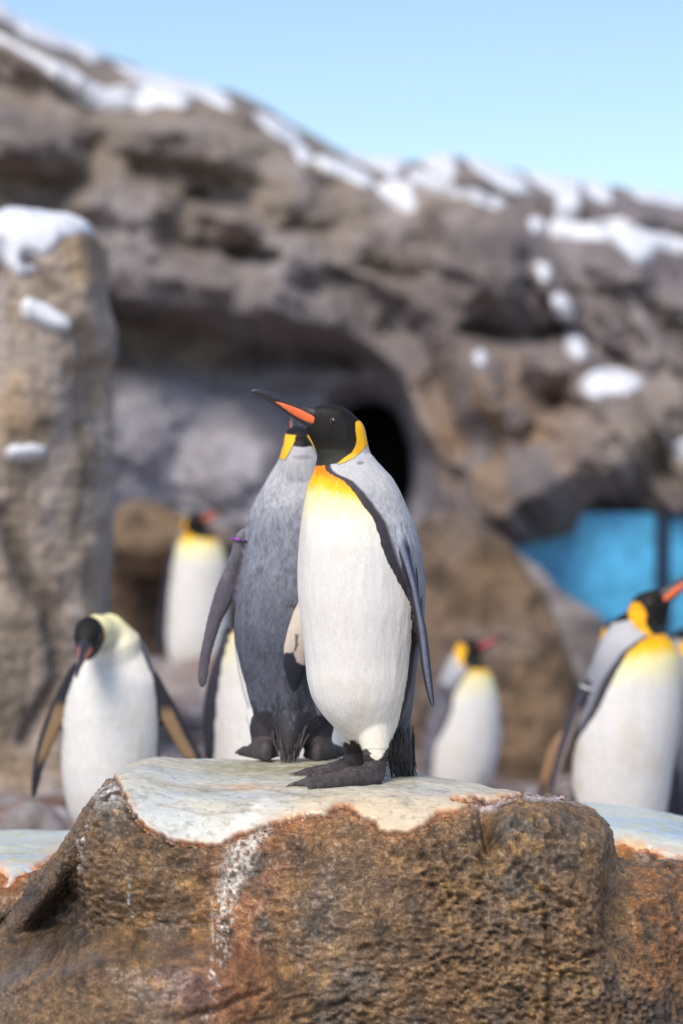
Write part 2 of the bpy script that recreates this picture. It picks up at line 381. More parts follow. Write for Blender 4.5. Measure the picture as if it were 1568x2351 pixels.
# boulder to the right, behind the main one
zr = lambda v, D: float(P(784, v, D)[2])
make_rock('rusty_ledge_boulder', 'rust streaked boulder with a pale greenish crust beside the big wet boulder', np.arange(.52, 1.35, .005),
          lambda x: smooth_interp(x, [.5, .62, .75, .9, 1.35], [zr(1862, 5.75), zr(1868, 5.75), zr(1882, 5.75), zr(1912, 5.75), zr(1960, 5.75)]),
          lambda x: 5.95 + 0 * x, lambda x: 5.42 + 0 * x,
          [(1200, 1700), (1350, 1925), (1420, 1933), (1500, 1950), (1568, 1972), (1700, 2000), (1900, 1990), (1900, 1700)], disp_side, col_side, col_cap_side)
make_rock('low_ledge_boulder', 'low orange brown boulder with a pale crust at the left edge of the photo', np.arange(-1.25, -.52, .005),
          lambda x: smooth_interp(x, [-1.25, -.8, -.6, -.5], [zr(1935, 5.75), zr(1932, 5.75), zr(1934, 5.75), zr(1960, 5.75)]),
          lambda x: 5.95 + 0 * x, lambda x: 5.32 + 0 * x,
          [(-400, 1700), (-400, 2040), (-100, 2020), (0, 1995), (14, 2010), (20, 2035), (60, 2010), (120, 1975), (240, 1940), (300, 1700)], disp_side, col_side, col_cap_side)

# ------------------------------------------------------------------ PENGUINS
def loft(rings, n=28, power=2.0):
    """rings: (centre, half axis a, half axis b) -> closed tube"""
    a = np.linspace(0, 2 * np.pi, n, endpoint=False)
    ca, sa = np.cos(a), np.sin(a)
    ca = np.sign(ca) * np.abs(ca) ** (2 / power); sa = np.sign(sa) * np.abs(sa) ** (2 / power)
    V = []; F = []
    for c, u, v in rings: V.append(np.asarray(c)[None] + ca[:, None] * np.asarray(u)[None] + sa[:, None] * np.asarray(v)[None])
    V = np.concatenate(V); m = len(rings)
    for i in range(m - 1):
        for j in range(n):
            k = (j + 1) % n; F.append((i * n + j, i * n + k, (i + 1) * n + k, (i + 1) * n + j))
    F.append(tuple(range(n))[::-1]); F.append(tuple((m - 1) * n + j for j in range(n)))
    return V, F
def resamp(rows, step=5, smooth=2):
    rows = np.asarray(rows, float); t = np.arange(rows[0, 0], rows[-1, 0] + step * .5, step)
    out = np.stack([t] + [np.interp(t, rows[:, 0], rows[:, k]) for k in range(1, rows.shape[1])], -1)
    for _ in range(smooth):
        o = out.copy(); o[1:-1, 1:] = .25 * out[:-2, 1:] + .5 * out[1:-1, 1:] + .25 * out[2:, 1:]; out = o
    return out
def roundcap(rows, k=3):
    """round both ends of an (y, xl, xr, ...) table"""
    rows = [list(r) for r in rows]
    for idx, sgn in ((0, -1), (-1, 1)):
        r = rows[idx]; c = (r[1] + r[2]) / 2; h = (r[2] - r[1]) / 2
        ext = [[r[0] + sgn * h * .45 * s, c - h * q, c + h * q] + r[3:] for s, q in ((.35, .9), (.7, .66), (.93, .35), (1.0, .08))]
        rows = (ext[::-1] + rows) if idx == 0 else (rows + ext)
    return rows
HS = .3708e-3
HEAD = [(207, 785, 862, 7), (211, 762, 890, 14), (218, 735, 915, 21), (230, 712, 943, 27), (250, 700, 972, 31.5), (275, 693, 998, 34), (305, 690, 1026, 36), (340, 696, 1044, 37.5),
        (370, 706, 1050, 38), (400, 722, 1056, 38), (430, 738, 1063, 38), (460, 752, 1070, 38)]
NECK = [(490, 762, 1080, 40), (530, 766, 1102, 44), (560, 756, 1125, 48)]
def lx(cx): return (880 - cx) * HS
def lz(cy): return (330 - cy) * HS
def head_rings(neck=True):
    out = []
    for cy, xf, xb, hw in HEAD + (NECK if neck else [(475, 768, 1060, 35), (488, 790, 1040, 28), (496, 820, 1000, 16)]):
        n = 28; a = np.linspace(0, 2 * np.pi, n, endpoint=False)
        r = (lx(xf) - lx(xb)) / 2; c = (lx(xf) + lx(xb)) / 2
        u = np.cos(a); k = 1 - .32 * np.clip(u, -.3, 1) * (1 if cy < 480 else .4)
        out.append(np.stack([c + r * u, hw * 1e-3 * np.sin(a) * k, np.full(n, lz(cy))], -1))
    return out
def rings_mesh(rings):
    n = len(rings[0]); V = np.concatenate(rings); F = []
    for i in range(len(rings) - 1):
        for j in range(n):
            k = (j + 1) % n; F.append((i * n + j, i * n + k, (i + 1) * n + k, (i + 1) * n + j))
    F.append(tuple(range(n))[::-1]); F.append(tuple((len(rings) - 1) * n + j for j in range(n)))
    return V, F
EAR = [(975, 312), (985, 300), (1003, 295), (1030, 312), (1062, 355), (1075, 395), (1050, 428), (1005, 470), (950, 508), (905, 530), (868, 544), (862, 541), (900, 512), (948, 480), (970, 442), (980, 405), (973, 355)]
EAR2 = [(915, 300), (940, 276), (985, 272), (1015, 296), (1026, 340), (1016, 395), (982, 455), (932, 508), (885, 538), (866, 545), (888, 505), (906, 465), (910, 430), (896, 390), (894, 340)]
BLACK = [(600, 150), (1010, 180), (1022, 285), (985, 300), (975, 312), (973, 355), (980, 405), (970, 442), (948, 480), (900, 512), (862, 540), (800, 553), (740, 558), (600, 560)]
UPPER = [(370, 127, 133, 1.2), (384, 117, 139, 2.6), (400, 112, 145, 3.6), (440, 113, 160, 4.8), (490, 126, 183, 6), (540, 143, 205, 7.2), (600, 165, 232, 8.6), (650, 184, 258, 10.5), (700, 202, 286, 14), (745, 212, 310, 20), (790, 225, 320, 27)]
LOWER = [(405, 142, 150, 1.6), (440, 152, 168, 3), (490, 172, 192, 4.2), (540, 196, 226, 6), (600, 226, 268, 8), (650, 252, 300, 10.5), (700, 278, 335, 14.5), (750, 296, 350, 21), (790, 300, 360, 26)]
PLATE = [(508, 180), (545, 186), (600, 204), (660, 228), (715, 256), (752, 276), (767, 292), (766, 310), (752, 320), (725, 317), (690, 303), (650, 283), (610, 260), (565, 228)]

def head_matrix(h):
    yaw, pitch, roll, s = h['yaw'], h.get('pitch', 0), h.get('roll', 0), h.get('s', 1)
    f = Vector((-math.sin(R(yaw)), -math.cos(R(yaw)), 0)); z = Vector((0, 0, 1)); l = z.cross(f)
    m = Matrix((f, l, z)).transposed()
    m = m @ Matrix.Rotation(R(-pitch), 3, 'Y') @ Matrix.Rotation(R(roll), 3, 'X')
    return np.array(m) * s, P(*h['at'], h['D'])
def xf(V, M, o): return np.asarray(V) @ M.T + o

def foot_meshes(heel, direction, length=.17, width=1.0, h=.034):
    """three webbed toes with claws, heel at `heel` on the ground"""
    d = np.array([direction[0], direction[1], 0.]); d /= np.linalg.norm(d); s = np.array([-d[1], d[0], 0]); z = np.array([0, 0, 1.])
    heel = np.asarray(heel, float); out = []; claws = []
    for k, (ang, ln) in enumerate(((-19, .86), (0, 1.0), (19, .86))):
        a = R(ang * width); t = d * math.cos(a) + s * math.sin(a); tn = np.array([-t[1], t[0], 0])
        rg = []
        for q, w, hh in ((.0, .016, .020), (.12, .019, .022), (.3, .0155, .023), (.45, .012, .018), (.56, .012, .0165), (.66, .010, .0135), (.76, .011, .0135), (.86, .0095, .010), (.93, .007, .008)):
            c = heel + t * (length * ln * q) + z * (hh * .92)
            rg.append((c, tn * w, z * hh))
        out.append(loft(rg, 14))
        rg = []
        for q, w, dz in ((.88, .0055, .009), (.94, .005, .0095), (1.0, .0036, .007), (1.06, .0008, .002)):
            rg.append((heel + t * (length * ln * q) + z * dz, tn * w, z * w))
        claws.append(loft(rg, 10))
    rg = []
    for q, w, hh in ((-.09, .010, .012), (-.04, .017, .021), (.06, .022, .026), (.2, .028, .022), (.4, .034, .010), (.6, .042, .0055), (.78, .047, .004), (.82, .043, .003)):
        rg.append((heel + d * length * q + z * (hh * .9), s * w * (length / .17), z * hh))
    out.append(loft(rg, 18))
    return out, claws

def penguin(spec):
    D0 = spec['D']; far = spec.get('far', True); vox = spec.get('vox', .006)
    rows = resamp(roundcap(spec['torso']) if spec.get('cap', True) else spec['torso'], 6, 3 if spec.get('far', True) else 7)
    dd = spec.get('dd'); ratio = spec.get('ratio', .95)
    ring = []; tors = []
    for yy, xl, xr in rows[:, :3]:
        D = D0 + (np.interp(yy, *zip(*dd)) if dd else 0)
        k = np.interp(yy, *zip(*ratio)) if isinstance(ratio, list) else ratio
        c = P((xl + xr) / 2, yy, D); hx = (xr - xl) / 2 * D / FU
        ring.append((c, np.array([hx, 0, 0]), np.array([0, hx * k, 0]))); tors.append((c[2], c[0], c[1], hx, hx * k, yy))
    tors = np.array(tors)[::-1]                       # rising z
    parts = [(loft(ring, 40), 0)]
    Mh, oh = head_matrix(spec['head'])
    hv, hf = rings_mesh(head_rings(spec['head'].get('neck', False)))
    parts.append(((xf(hv, Mh, oh), hf), 0))
    for nk in spec.get('extra', []):                  # neck or thigh bridges: (xu, yu, D, radius)
        rg = []
        pts = [P(a, b, d) for a, b, d, r in nk]
        for i, (a, b, d, r) in enumerate(nk):
            t = pts[min(i + 1, len(pts) - 1)] - pts[max(i - 1, 0)]; t = t / np.linalg.norm(t)
            u = np.cross(t, (0, 1, 0)); u /= np.linalg.norm(u); v = np.cross(t, u)
            rg.append((pts[i], u * r, v * r))
        parts.append((loft(rg, 20), 0))
    for fl in spec.get('flippers', []):
        rg = []
        for r in resamp(roundcap(fl['rows']), 6, 2):
            yy, xl, xr, ddp, th = r[:5]; D = D0 + ddp; hx = (xr - xl) / 2 * D / FU
            c = P((xl + xr) / 2, yy, D); sk = fl.get('skew', 0)
            rg.append((c, np.array([hx, hx * sk, 0]), np.array([0, th, 0])))
        parts.append((loft(rg, 20), fl.get('tag', 2)))
    claws = []
    for (leg, hl, dr, ln) in spec.get('legs', []):
        # leg rows: (xu, yu, D, rx, ry) down to the ankle, then the foot
        rg = [(P(a, b, d), np.array([rx, 0, 0]), np.array([0, ry, 0])) for a, b, d, rx, ry in leg]
        parts.append((loft(rg, 20), 1))
        fm, cm = foot_meshes(hl, dr, ln)
        parts += [(m, 1) for m in fm]; claws += cm
    # one skin
    V = []; F = []; T = []; o = 0
    for (v, f), tg in parts:
        V.append(v); F += [tuple(i + o for i in q) for q in f]; T.append(np.full(len(v), tg)); o += len(v)
    V = np.concatenate(V); T = np.concatenate(T)
    tmp = mesh_np('tmp', V, F, None, None)
    md = tmp.modifiers.new('r', 'REMESH'); md.mode = 'VOXEL'; md.voxel_size = vox; md.use_smooth_shade = True
    sm = tmp.modifiers.new('s', 'SMOOTH'); sm.factor = .5; sm.iterations = spec.get('smooth', 4)
    if not far:
        sb = tmp.modifiers.new('d', 'SUBSURF'); sb.levels = 1; sb.render_levels = 1
    dg = bpy.context.evaluated_depsgraph_get(); dg.update()
    me = bpy.data.meshes.new_from_object(tmp.evaluated_get(dg)); bpy.data.objects.remove(tmp)
    kd = kdtree.KDTree(len(V))
    for i, v in enumerate(V): kd.insert(v, i)
    kd.balance()
    W = get_v(me); nr = np.empty(len(W) * 3, np.float32); me.vertices.foreach_get('normal', nr); nr = nr.reshape(-1, 3)
    amp = .0035 * fbm(W * (16, 16, 5), 3, 501) + .0009 * fbm(W * (70, 70, 16), 3, 502)
    idx = np.array([kd.find(w)[1] for w in W]); tagv = T[idx]; W = W + nr * (amp * (tagv == 0))[:, None]; me.vertices.foreach_set('co', W.astype(np.float32).ravel()); me.update()
    C = paint(W, tagv, tors, Mh, oh, spec)
    me.name = 'body'; me.materials.clear(); me.materials.append(M_plume if not far else M_plume_far); set_col(me, C)
    me.polygons.foreach_set('use_smooth', np.ones(len(me.polygons), bool))
    base = P((rows[-1, 1] + rows[-1, 2]) / 2, rows[-1, 0], D0)
    root = thing('king_penguin', spec['label'], 'penguin', (base[0], base[1], spec.get('z0', base[2])), 'king penguins on the rocks')
    b = bpy.data.objects.new('body', me); col.objects.link(b); b.parent = root; b.matrix_parent_inverse = root.matrix_world.inverted()
    build_head(spec, Mh, oh, root)
    if claws:
        for v, f in claws: mesh_np('claw', v, f, M_claw, root)
    return root

def build_head(spec, Mh, oh, root):
    def mand(tab):
        rg = []
        for cx, t, b, hw in tab:
            n = 20; a = np.linspace(0, 2 * np.pi, n, endpoint=False)
            rg.append(np.stack([np.full(n, lx(cx)), hw * 1e-3 * np.sin(a) * .9, lz((t + b) / 2) + (b - t) / 2 * HS * np.cos(a)], -1))
        return rings_mesh(rg)
    v, f = mand(UPPER); up = mesh_np('upper_bill', xf(v, Mh, oh), f, M_bill, root)
    v, f = mand(LOWER); lo = mesh_np('lower_bill', xf(v, Mh, oh), f, M_bill, root)
    low = np.array(LOWER)
    pl = np.array(PLATE, float); c = pl.mean(0)
    for s in (1, -1):
        # the coloured plate: a curved shield standing just proud of the side of the bill
        vs = []; fs = []; K = 5; n = len(pl)
        for k in range(K + 1):
            q = c + (pl - c) * (k / K if k else .0)
            hw = np.interp(q[:, 0], low[:, 0], low[:, 3]) * 1e-3
            dome = .0022 * (1 - (k / K) ** 2) + (.0006 if k < K else -.002)
            y = s * (hw * .80 + .0012 + dome)
            vs.append(np.stack([lx(q[:, 0]), y, lz(q[:, 1])], -1))
        for k in range(K):
            for j in range(n):
                jj = (j + 1) % n; fs.append((k * n + j, k * n + jj, (k + 1) * n + jj, (k + 1) * n + j))
        pm = spec['head'].get('plate', M_plate)
        vv = xf(np.concatenate(vs), Mh, oh)
        mesh_np('bill_plate', vv, fs, pm, lo)
    # eyes: ball and lids
    for s in (1, -1):
        c0 = np.array([lx(850), s * .0305, lz(297)]); m = 12; n = 18; vs = []; fs = []
        for i in range(m + 1):
            for j in range(n):
                th, ph = np.pi * i / m, 2 * np.pi * j / n
                vs.append(c0 + .0088 * np.array([math.sin(th) * math.cos(ph), .62 * math.cos(th), math.sin(th) * math.sin(ph) * .82]))
        for i in range(m):
            for j in range(n): fs.append((i * n + j, i * n + (j + 1) % n, (i + 1) * n + (j + 1) % n, (i + 1) * n + j))
        e = mesh_np('eye', xf(np.array(vs), Mh, oh), fs, M_eye, root)
        vs = []; fs = []; n = 24; m = 8
        for i in range(n):
            a = 2 * np.pi * i / n; r = np.array([math.cos(a), 0, math.sin(a) * .78])
            for j in range(m):
                b = 2 * np.pi * j / m
                vs.append(c0 + np.array([0, s * .0022, 0]) + r * .0098 + (r * math.cos(b) + np.array([0, math.sin(b), 0])) * .0013)
        for i in range(n):
            for j in range(m): fs.append((i * m + j, i * m + (j + 1) % m, ((i + 1) % n) * m + (j + 1) % m, ((i + 1) % n) * m + j))
        mesh_np('eyelid', xf(np.array(vs), Mh, oh), fs, M_lid, e)

def paint(W, tagv, tors, Mh, oh, spec):
    x, y, z = W.T; xu, yu = proj(W)
    zs = tors[:, 0]
    cx, cy, hx, hy, row = (np.interp(z, zs, tors[:, k]) for k in (1, 2, 3, 4, 5))
    nb = fbm(W * (110, 110, 45), 3, 5); nf = fbm(W * (300, 300, 120), 2, 6); nl = fbm(W * 9, 3, 7)
    sp_ = spec
    face = np.interp(yu, *zip(*sp_['face'])); af = -np.radians(90 + face)
    a = np.arctan2((y - cy) / np.maximum(hy, 1e-4), (x - cx) / np.maximum(hx, 1e-4))
    th = np.abs((a - af + np.pi) % (2 * np.pi) - np.pi)
    # edge of the white front: either given as angle or as a line in the photo
    if 'edge' in sp_:
        ey = np.array(sp_['edge'], float); g = np.linspace(ey[0, 0], ey[-1, 0], 80)
        ex = np.interp(g, ey[:, 0], ey[:, 1]); rw = tors[::-1]
        gc = [np.interp(g, rw[:, 5], rw[:, k]) for k in (1, 2, 3)]
        xc_u = CU + FU * gc[0] / gc[1]; hu = FU * gc[2] / gc[1]
        ab = -np.arccos(np.clip((ex - xc_u) / hu, -1, 1)); aff = -np.radians(90 + np.interp(g, *zip(*sp_['face'])))
        tb = np.abs((ab - aff + np.pi) % (2 * np.pi) - np.pi)
        thb = np.interp(yu, g, tb)
    else:
        thb = np.radians(np.interp(yu, *zip(*sp_['front'])))
    belly = (thb - th) * hx * 1000 + nb * 4.0 * (1 if not sp_.get('far', True) else .3)     # mm inside the white
    y0, y1 = sp_['shoulder'], sp_['bottom']; h = np.clip((y1 - yu) / (y1 - y0), 0, 1.4)
    silver = lin(204, 203, 206); mid = lin(148, 151, 164); deep = lin(90, 93, 108)
    g = sp_.get('grey', (1.0, .72, .35))
    back = mixc(np.broadcast_to(deep, W.shape), mid, ss(g[2] - .25, g[2] + .3, h + .08 * nl))
    back = mixc(back, silver, ss(g[1], g[0], h + .06 * nl))
    back = back * sp_.get('backk', 1.0)
    if not sp_.get('far', True): back = back * np.clip(1 + sp_.get('mott', 1) * (.30 * nf + .30 * nb) * (1 - .8 * ss(.8, 1.0, h)), .3, 2)[:, None]
    back = mixc(back, lin(48, 46, 52), 1 - ss(.06, .15, h + .06 * nb + .03 * nf))
    bw = np.interp(h, [0, .2, .5, .75, .95, 1.1], sp_.get('bandw', [10, 12, 16, 26, 18, 2]))
    band = 1 - ss(bw * .75, bw * 1.25, -belly - 2 + 5 * nb)
    c = mixc(back, lin(58, 54, 60), band)
    white = np.broadcast_to(lin(224, 221, 217), W.shape)
    cream = lin(244, 234, 160); yel = lin(248, 192, 22); org = lin(230, 130, 8)
    yo = sp_['yellow']                                        # rows: orange until, yellow until, cream until
    yy = yu + 10 * nb + 14 * nl + np.clip(belly, 0, 60) * sp_.get('ydrop', .35) - (15 * sp_.get('ydrop', .35))
    wf = mixc(white, cream, .85 * (1 - ss(yo[1] - 10, yo[2], yy))); wf = mixc(wf, yel, 1 - ss(yo[0] + 8, yo[1] + 6, yy)); wf = mixc(wf, org, 1 - ss(yo[0] - 34, yo[0] + 12, yy))
    wf = mixc(wf, lin(226, 216, 190), .5 * ss(.82, 1.0, 1 - h) * ss(-.3, .4, nl))
    wf = mixc(wf, lin(206, 196, 174), .30 * ss(.05, .5, nl)) * (1 + .03 * nb + .025 * nf)[:, None]
    c = mixc(c, wf, ss(-.8, .8, belly))
    c = mixc(c, lin(40, 38, 42), (ss(-2.6, -.8, belly) - ss(-.8, .8, belly)) * .8)
    # head, in its own frame
    q = (W - oh) @ np.linalg.inv(Mh).T; qx = 880 - q[:, 0] / HS; qy = 330 - q[:, 2] / HS; ay = np.abs(q[:, 1])
    ns = 5 * nb + 3 * nf if not sp_.get('far', True) else 0 * nb
    hr = (qy < 562) & (np.hypot(q[:, 0], q[:, 1]) < .12) & (qx > 560) & (q[:, 2] < .07)
    ear = sd_poly(qx, qy, EAR2 if sp_.get('ear2') else EAR) + 2 + .4 * ns; blk = sd_poly(qx, qy, BLACK) + .5 * ns
    ear = np.where((ay < sp_.get('earmin', .012)) | ((qy > 450) & ('earmin' in sp_)), -9, ear)
    nape = (ay < .016) & (qx > 930); blk = np.where(nape, np.maximum(blk, (300 - qy) * 1.), blk)
    if sp_.get('ear2'): blk = np.where((qx > 960) & (ear < 0), np.maximum(blk, 392 - qy), blk)
    if 'earmin' in sp_:
        blk = 312 - qy + 6 * nb; ear = np.minimum(np.minimum((ay - .015 - (qy - 262) * .00019) / HS * .7, qy - 250), 395 - qy)
        blk = np.where(ear > -2, -9, blk)
    blk = np.where((qy < 300) & (ear < 0), np.maximum(blk, 4), blk)
    c = mixc(c, mixc(np.broadcast_to(lin(24, 20, 19), W.shape), lin(44, 48, 34), .6 * ss(380, 540, qy)), np.where(hr, ss(-3, 3, blk), 0))
    earc = mixc(np.broadcast_to(lin(244, 172, 14), W.shape), lin(250, 190, 30), ss(-.3, .3, nl))
    c = mixc(c, earc, np.where(hr, ss(-2, 2, ear), 0))
    c = mixc(c, lin(46, 44, 20), np.where(hr, .7 * np.exp(-((ear + 2) / 3) ** 2), 0))
    # legs and feet
    leg = tagv == 1
    if 'legline' in sp_:
        ll = np.interp(xu, *zip(*sp_['legline'])); leg = leg & (yu > ll - 8)
        c = mixc(c, lin(50, 46, 48), ss(-2, 2, yu - ll + 7 * nb + 5 * nf) * (y < sp_.get('legD', 99)))
    scales = fbm(W * 420, 2, 77)
    c = np.where(leg[:, None], np.broadcast_to(lin(68, 62, 64), W.shape) * (1 + .55 * scales + .4 * nb)[:, None], c)
    fl = tagv >= 2
    fc = mixc(np.broadcast_to(lin(128, 126, 136), W.shape), lin(88, 84, 94), ss(-.3, .3, nl + .4 * (1 - h))) * (1 + .22 * nb + .15 * nf)[:, None]
    c = np.where(fl[:, None], fc * sp_.get('flipk', 1.0), c)
    for k, fs in enumerate(sp_.get('flippers', [])):
        if 'paint' in fs:
            m_ = (tagv == fs['tag']); cc = fs['paint'](W, xu, yu, fc, nb, nl); c = np.where(m_[:, None], cc, c)
    if 'spots' in sp_:
        for (sx, sy, rx, ry, cc) in sp_['spots']:
            c = mixc(c, cc, .8 * (1 - ss(.7, 1.1, np.hypot((xu - sx) / rx, (yu - sy) / ry) + .15 * nb)) * (y < cy))
    return c

def C1(cx, cy): return 424.7 + .39585 * cx, 849.3 + .3957 * cy
def feather_fan(name, root, base_pts, tip_pts, n, w, mat, seed, lift=.004, up=(-.02, .015)):
    """stiff feathers from a base line to a tip line, each its own slightly bent blade, joined as one tail"""
    rnd = random.Random(seed); V = []; F = []
    for i in range(n):
        t = (i + rnd.uniform(.1, .9)) / n
        b = base_pts[0] * (1 - t) + base_pts[1] * t; e = tip_pts[0] * (1 - t) + tip_pts[1] * t
        b = b + np.array([rnd.gauss(0, .006), rnd.gauss(0, .008), rnd.uniform(*up)])
        L = rnd.uniform(.55, 1.0); e = b + (e - b) * L + np.array([rnd.gauss(0, .004), rnd.gauss(0, .006), 0])
        d = e - b; s = np.cross(d, (rnd.gauss(0, .35), 1, rnd.gauss(0, .2))); s /= np.linalg.norm(s); nn = np.cross(s, d); nn /= np.linalg.norm(nn)
        o = len(V)
        for k, (q, ww) in enumerate(((0, .7), (.3, 1), (.6, .9), (.85, .55), (1, .05))):
            c = b + d * q + nn * lift * math.sin(q * 3.1)
            V += [c - s * w * ww, c + nn * .0012, c + s * w * ww, c - nn * .0012]
        for k in range(4):
            for j in range(4):
                F.append((o + k * 4 + j, o + k * 4 + (j + 1) % 4, o + (k + 1) * 4 + (j + 1) % 4, o + (k + 1) * 4 + j))
    return mesh_np(name, np.array(V), F, mat, root)
def band(root, c, rx, ry, tilt, mat, w=.004, th=.0016):
    V = []; F = []; n = 28; c = np.array(c)
    ct, st = math.cos(tilt), math.sin(tilt)
    for i in range(n):
        a = 2 * math.pi * i / n
        for rr, zz in ((0, -w), (th, -w), (th, w), (0, w)):
            p = np.array([(rx + rr) * math.cos(a), (ry + rr) * math.sin(a), zz])
            V.append(c + np.array([p[0] * ct - p[2] * st, p[1], p[0] * st + p[2] * ct]))
    for i in range(n):
        for j in range(4): F.append((i * 4 + j, i * 4 + (j + 1) % 4, ((i + 1) % n) * 4 + (j + 1) % 4, ((i + 1) % n) * 4 + j))
    return mesh_np('flipper_band', np.array(V), F, mat, root)

# --- front penguin, head in profile
def c1rows(t): return [(849.3 + .3957 * cy, 424.7 + .39585 * a, 424.7 + .39585 * b) for cy, a, b in t]
def c2rows(t): return [(1306.7 + .396 * cy, 424.7 + .39585 * a, 424.7 + .39585 * b) for cy, a, b in t]
torso1 = c1rows([(500, 764, 1086), (530, 765, 1105), (560, 752, 1132), (610, 735, 1190), (690, 706, 1240), (760, 690, 1272), (830, 678, 1303), (930, 662, 1348), (1060, 652, 1382), (1200, 650, 1398), (1320, 653, 1400), (1400, 661, 1396)]) + \
    c2rows([(350, 673, 1382), (450, 686, 1368), (540, 698, 1352), (640, 704, 1342), (740, 726, 1322), (820, 772, 1290), (880, 822, 1262), (940, 880, 1235), (985, 925, 1212)])
edge1 = [(y, x) for x, y in [C1(815, 566), C1(830, 600), C1(920, 642), C1(990, 722), C1(1040, 792), C1(1100, 885), C1(1130, 1000), C1(1170, 1110), C1(1230, 1220), C1(1290, 1335), C1(1308, 1420)]] + \
    [(1306.7 + .396 * b, 424.7 + .39585 * a) for a, b in [(1312, 250), (1305, 420), (1288, 600), (1262, 760), (1228, 900), (1200, 985)]]
fl1 = [(849.3 + .3957 * cy, 424.7 + .39585 * a, 424.7 + .39585 * b, d, th) for cy, a, b, d, th in
       [(905, 1165, 1262, -.045, .020), (930, 1180, 1268, -.055, .026), (1000, 1205, 1284, -.065, .034), (1060, 1230, 1302, -.07, .038), (1160, 1268, 1326, -.075, .042), (1260, 1300, 1350, -.08, .042), (1400, 1328, 1376, -.08, .042)]] + \
      [(1306.7 + .396 * cy, 424.7 + .39585 * a, 424.7 + .39585 * b, d, th) for cy, a, b, d, th in
       [(340, 1342, 1400, -.08, .042), (420, 1352, 1410, -.08, .040), (560, 1368, 1426, -.08, .034), (680, 1392, 1438, -.078, .026), (770, 1416, 1448, -.076, .014), (800, 1430, 1447, -.075, .007)]]
def paint_fl1(W, xu, yu, fc, nb, nl):
    mid_u = np.interp(yu, [r[0] for r in fl1], [(r[1] + r[2]) / 2 for r in fl1]); hw = np.interp(yu, [r[0] for r in fl1], [(r[2] - r[1]) / 2 for r in fl1])
    t = (xu - mid_u) / hw
    top = mixc(np.broadcast_to(lin(112, 117, 136), W.shape), lin(66, 62, 76), ss(1560, 1720, yu))
    c = mixc(top, lin(52, 50, 60), ss(.35, .8, t)); c = mixc(c, lin(60, 58, 66), ss(.25, .6, -t))
    c = c * 1.0
    sil = np.broadcast_to(lin(176, 178, 188), W.shape)
    return mixc(c, sil * (1 + .3 * nb)[:, None], 1 - ss(1215, 1262, yu)) * (1 + .12 * nb)[:, None]
ZT = .806
footA = P(858, 1800, 5.13); footA[2] = ZT
footB = P(838, 1775, 5.27); footB[2] = ZT
p1 = penguin(dict(label='white bellied king penguin on the boulder, bill raised in profile', D=5.2, far=False, vox=.0036, smooth=3, cap=False, z0=ZT,
    torso=torso1, ratio=[(1040, .62), (1120, .80), (1250, .92), (1700, .95)], dd=[(1040, 0), (1150, .0), (1800, .0)],
    face=[(1040, 78), (1080, 74), (1130, 55), (1250, 40), (1800, 36)], edge=edge1, shoulder=1065, bottom=1760, grey=(.98, .68, .30), backk=.82, bandw=[14, 16, 20, 26, 17, 1],
    yellow=(1110, 1152, 1245), ydrop=.3,
    head=dict(at=C1(880, 330), D=5.2, yaw=78, pitch=0, s=1.0, neck=True),
    extra=[[(812, 1640, 5.20, .052), (816, 1672, 5.22, .043), (818, 1694, 5.24, .034), (818, 1716, 5.27, .024), (819, 1728, 5.27, .018)], [(850, 1570, 5.195, .060), (855, 1620, 5.185, .055), (859, 1660, 5.17, .046), (862, 1695, 5.158, .037), (863, 1724, 5.145, .029), (862, 1744, 5.138, .022)],
           [(893, 1540, 5.21, .062), (900, 1600, 5.22, .050), (904, 1660, 5.24, .038), (912, 1705, 5.26, .032), (922, 1750, 5.28, .024), (932, 1780, 5.28, .012)]],
    flippers=[dict(rows=fl1, tag=2, paint=paint_fl1), dict(rows=[(1220, 706, 745, .10, .02), (1300, 700, 745, .14, .02), (1500, 704, 740, .15, .02), (1640, 725, 750, .13, .012)], tag=3)],
    legs=[([(862, 1722, 5.14, .026, .024), (862, 1750, 5.14, .025, .024), (860, 1775, 5.14, .024, .024), (858, 1790, 5.13, .022, .024)], footA, (-.97, -.22), .183),
          ([(819, 1700, 5.27, .026, .024), (820, 1735, 5.27, .029, .026), (822, 1758, 5.27, .030, .026)], footB, (-.98, -.12), .165)],
    legline=[(800, 1706), (812, 1700), (828, 1712), (834, 1728), (838, 1722), (846, 1732), (868, 1750), (884, 1735), (892, 1712), (900, 1690), (905, 1800), (960, 1800)], legD=5.4,
    spots=[(827, 1063, 9, 4.5, lin(120, 120, 128))]))
feather_fan('tail', p1, (P(895, 1705, 5.22), P(938, 1690, 5.30)), (P(905, 1792, 5.22), P(957, 1806, 5.30)), 260, .0020, M_tail, 3, .004, (-.045, .035))
# fringe of black feathers between flank and leg
feather_fan('flank_feathers', p1, (P(880, 1700, 5.16), P(925, 1672, 5.2)), (P(884, 1752, 5.16), P(938, 1755, 5.22)), 90, .0014, M_tail, 5)

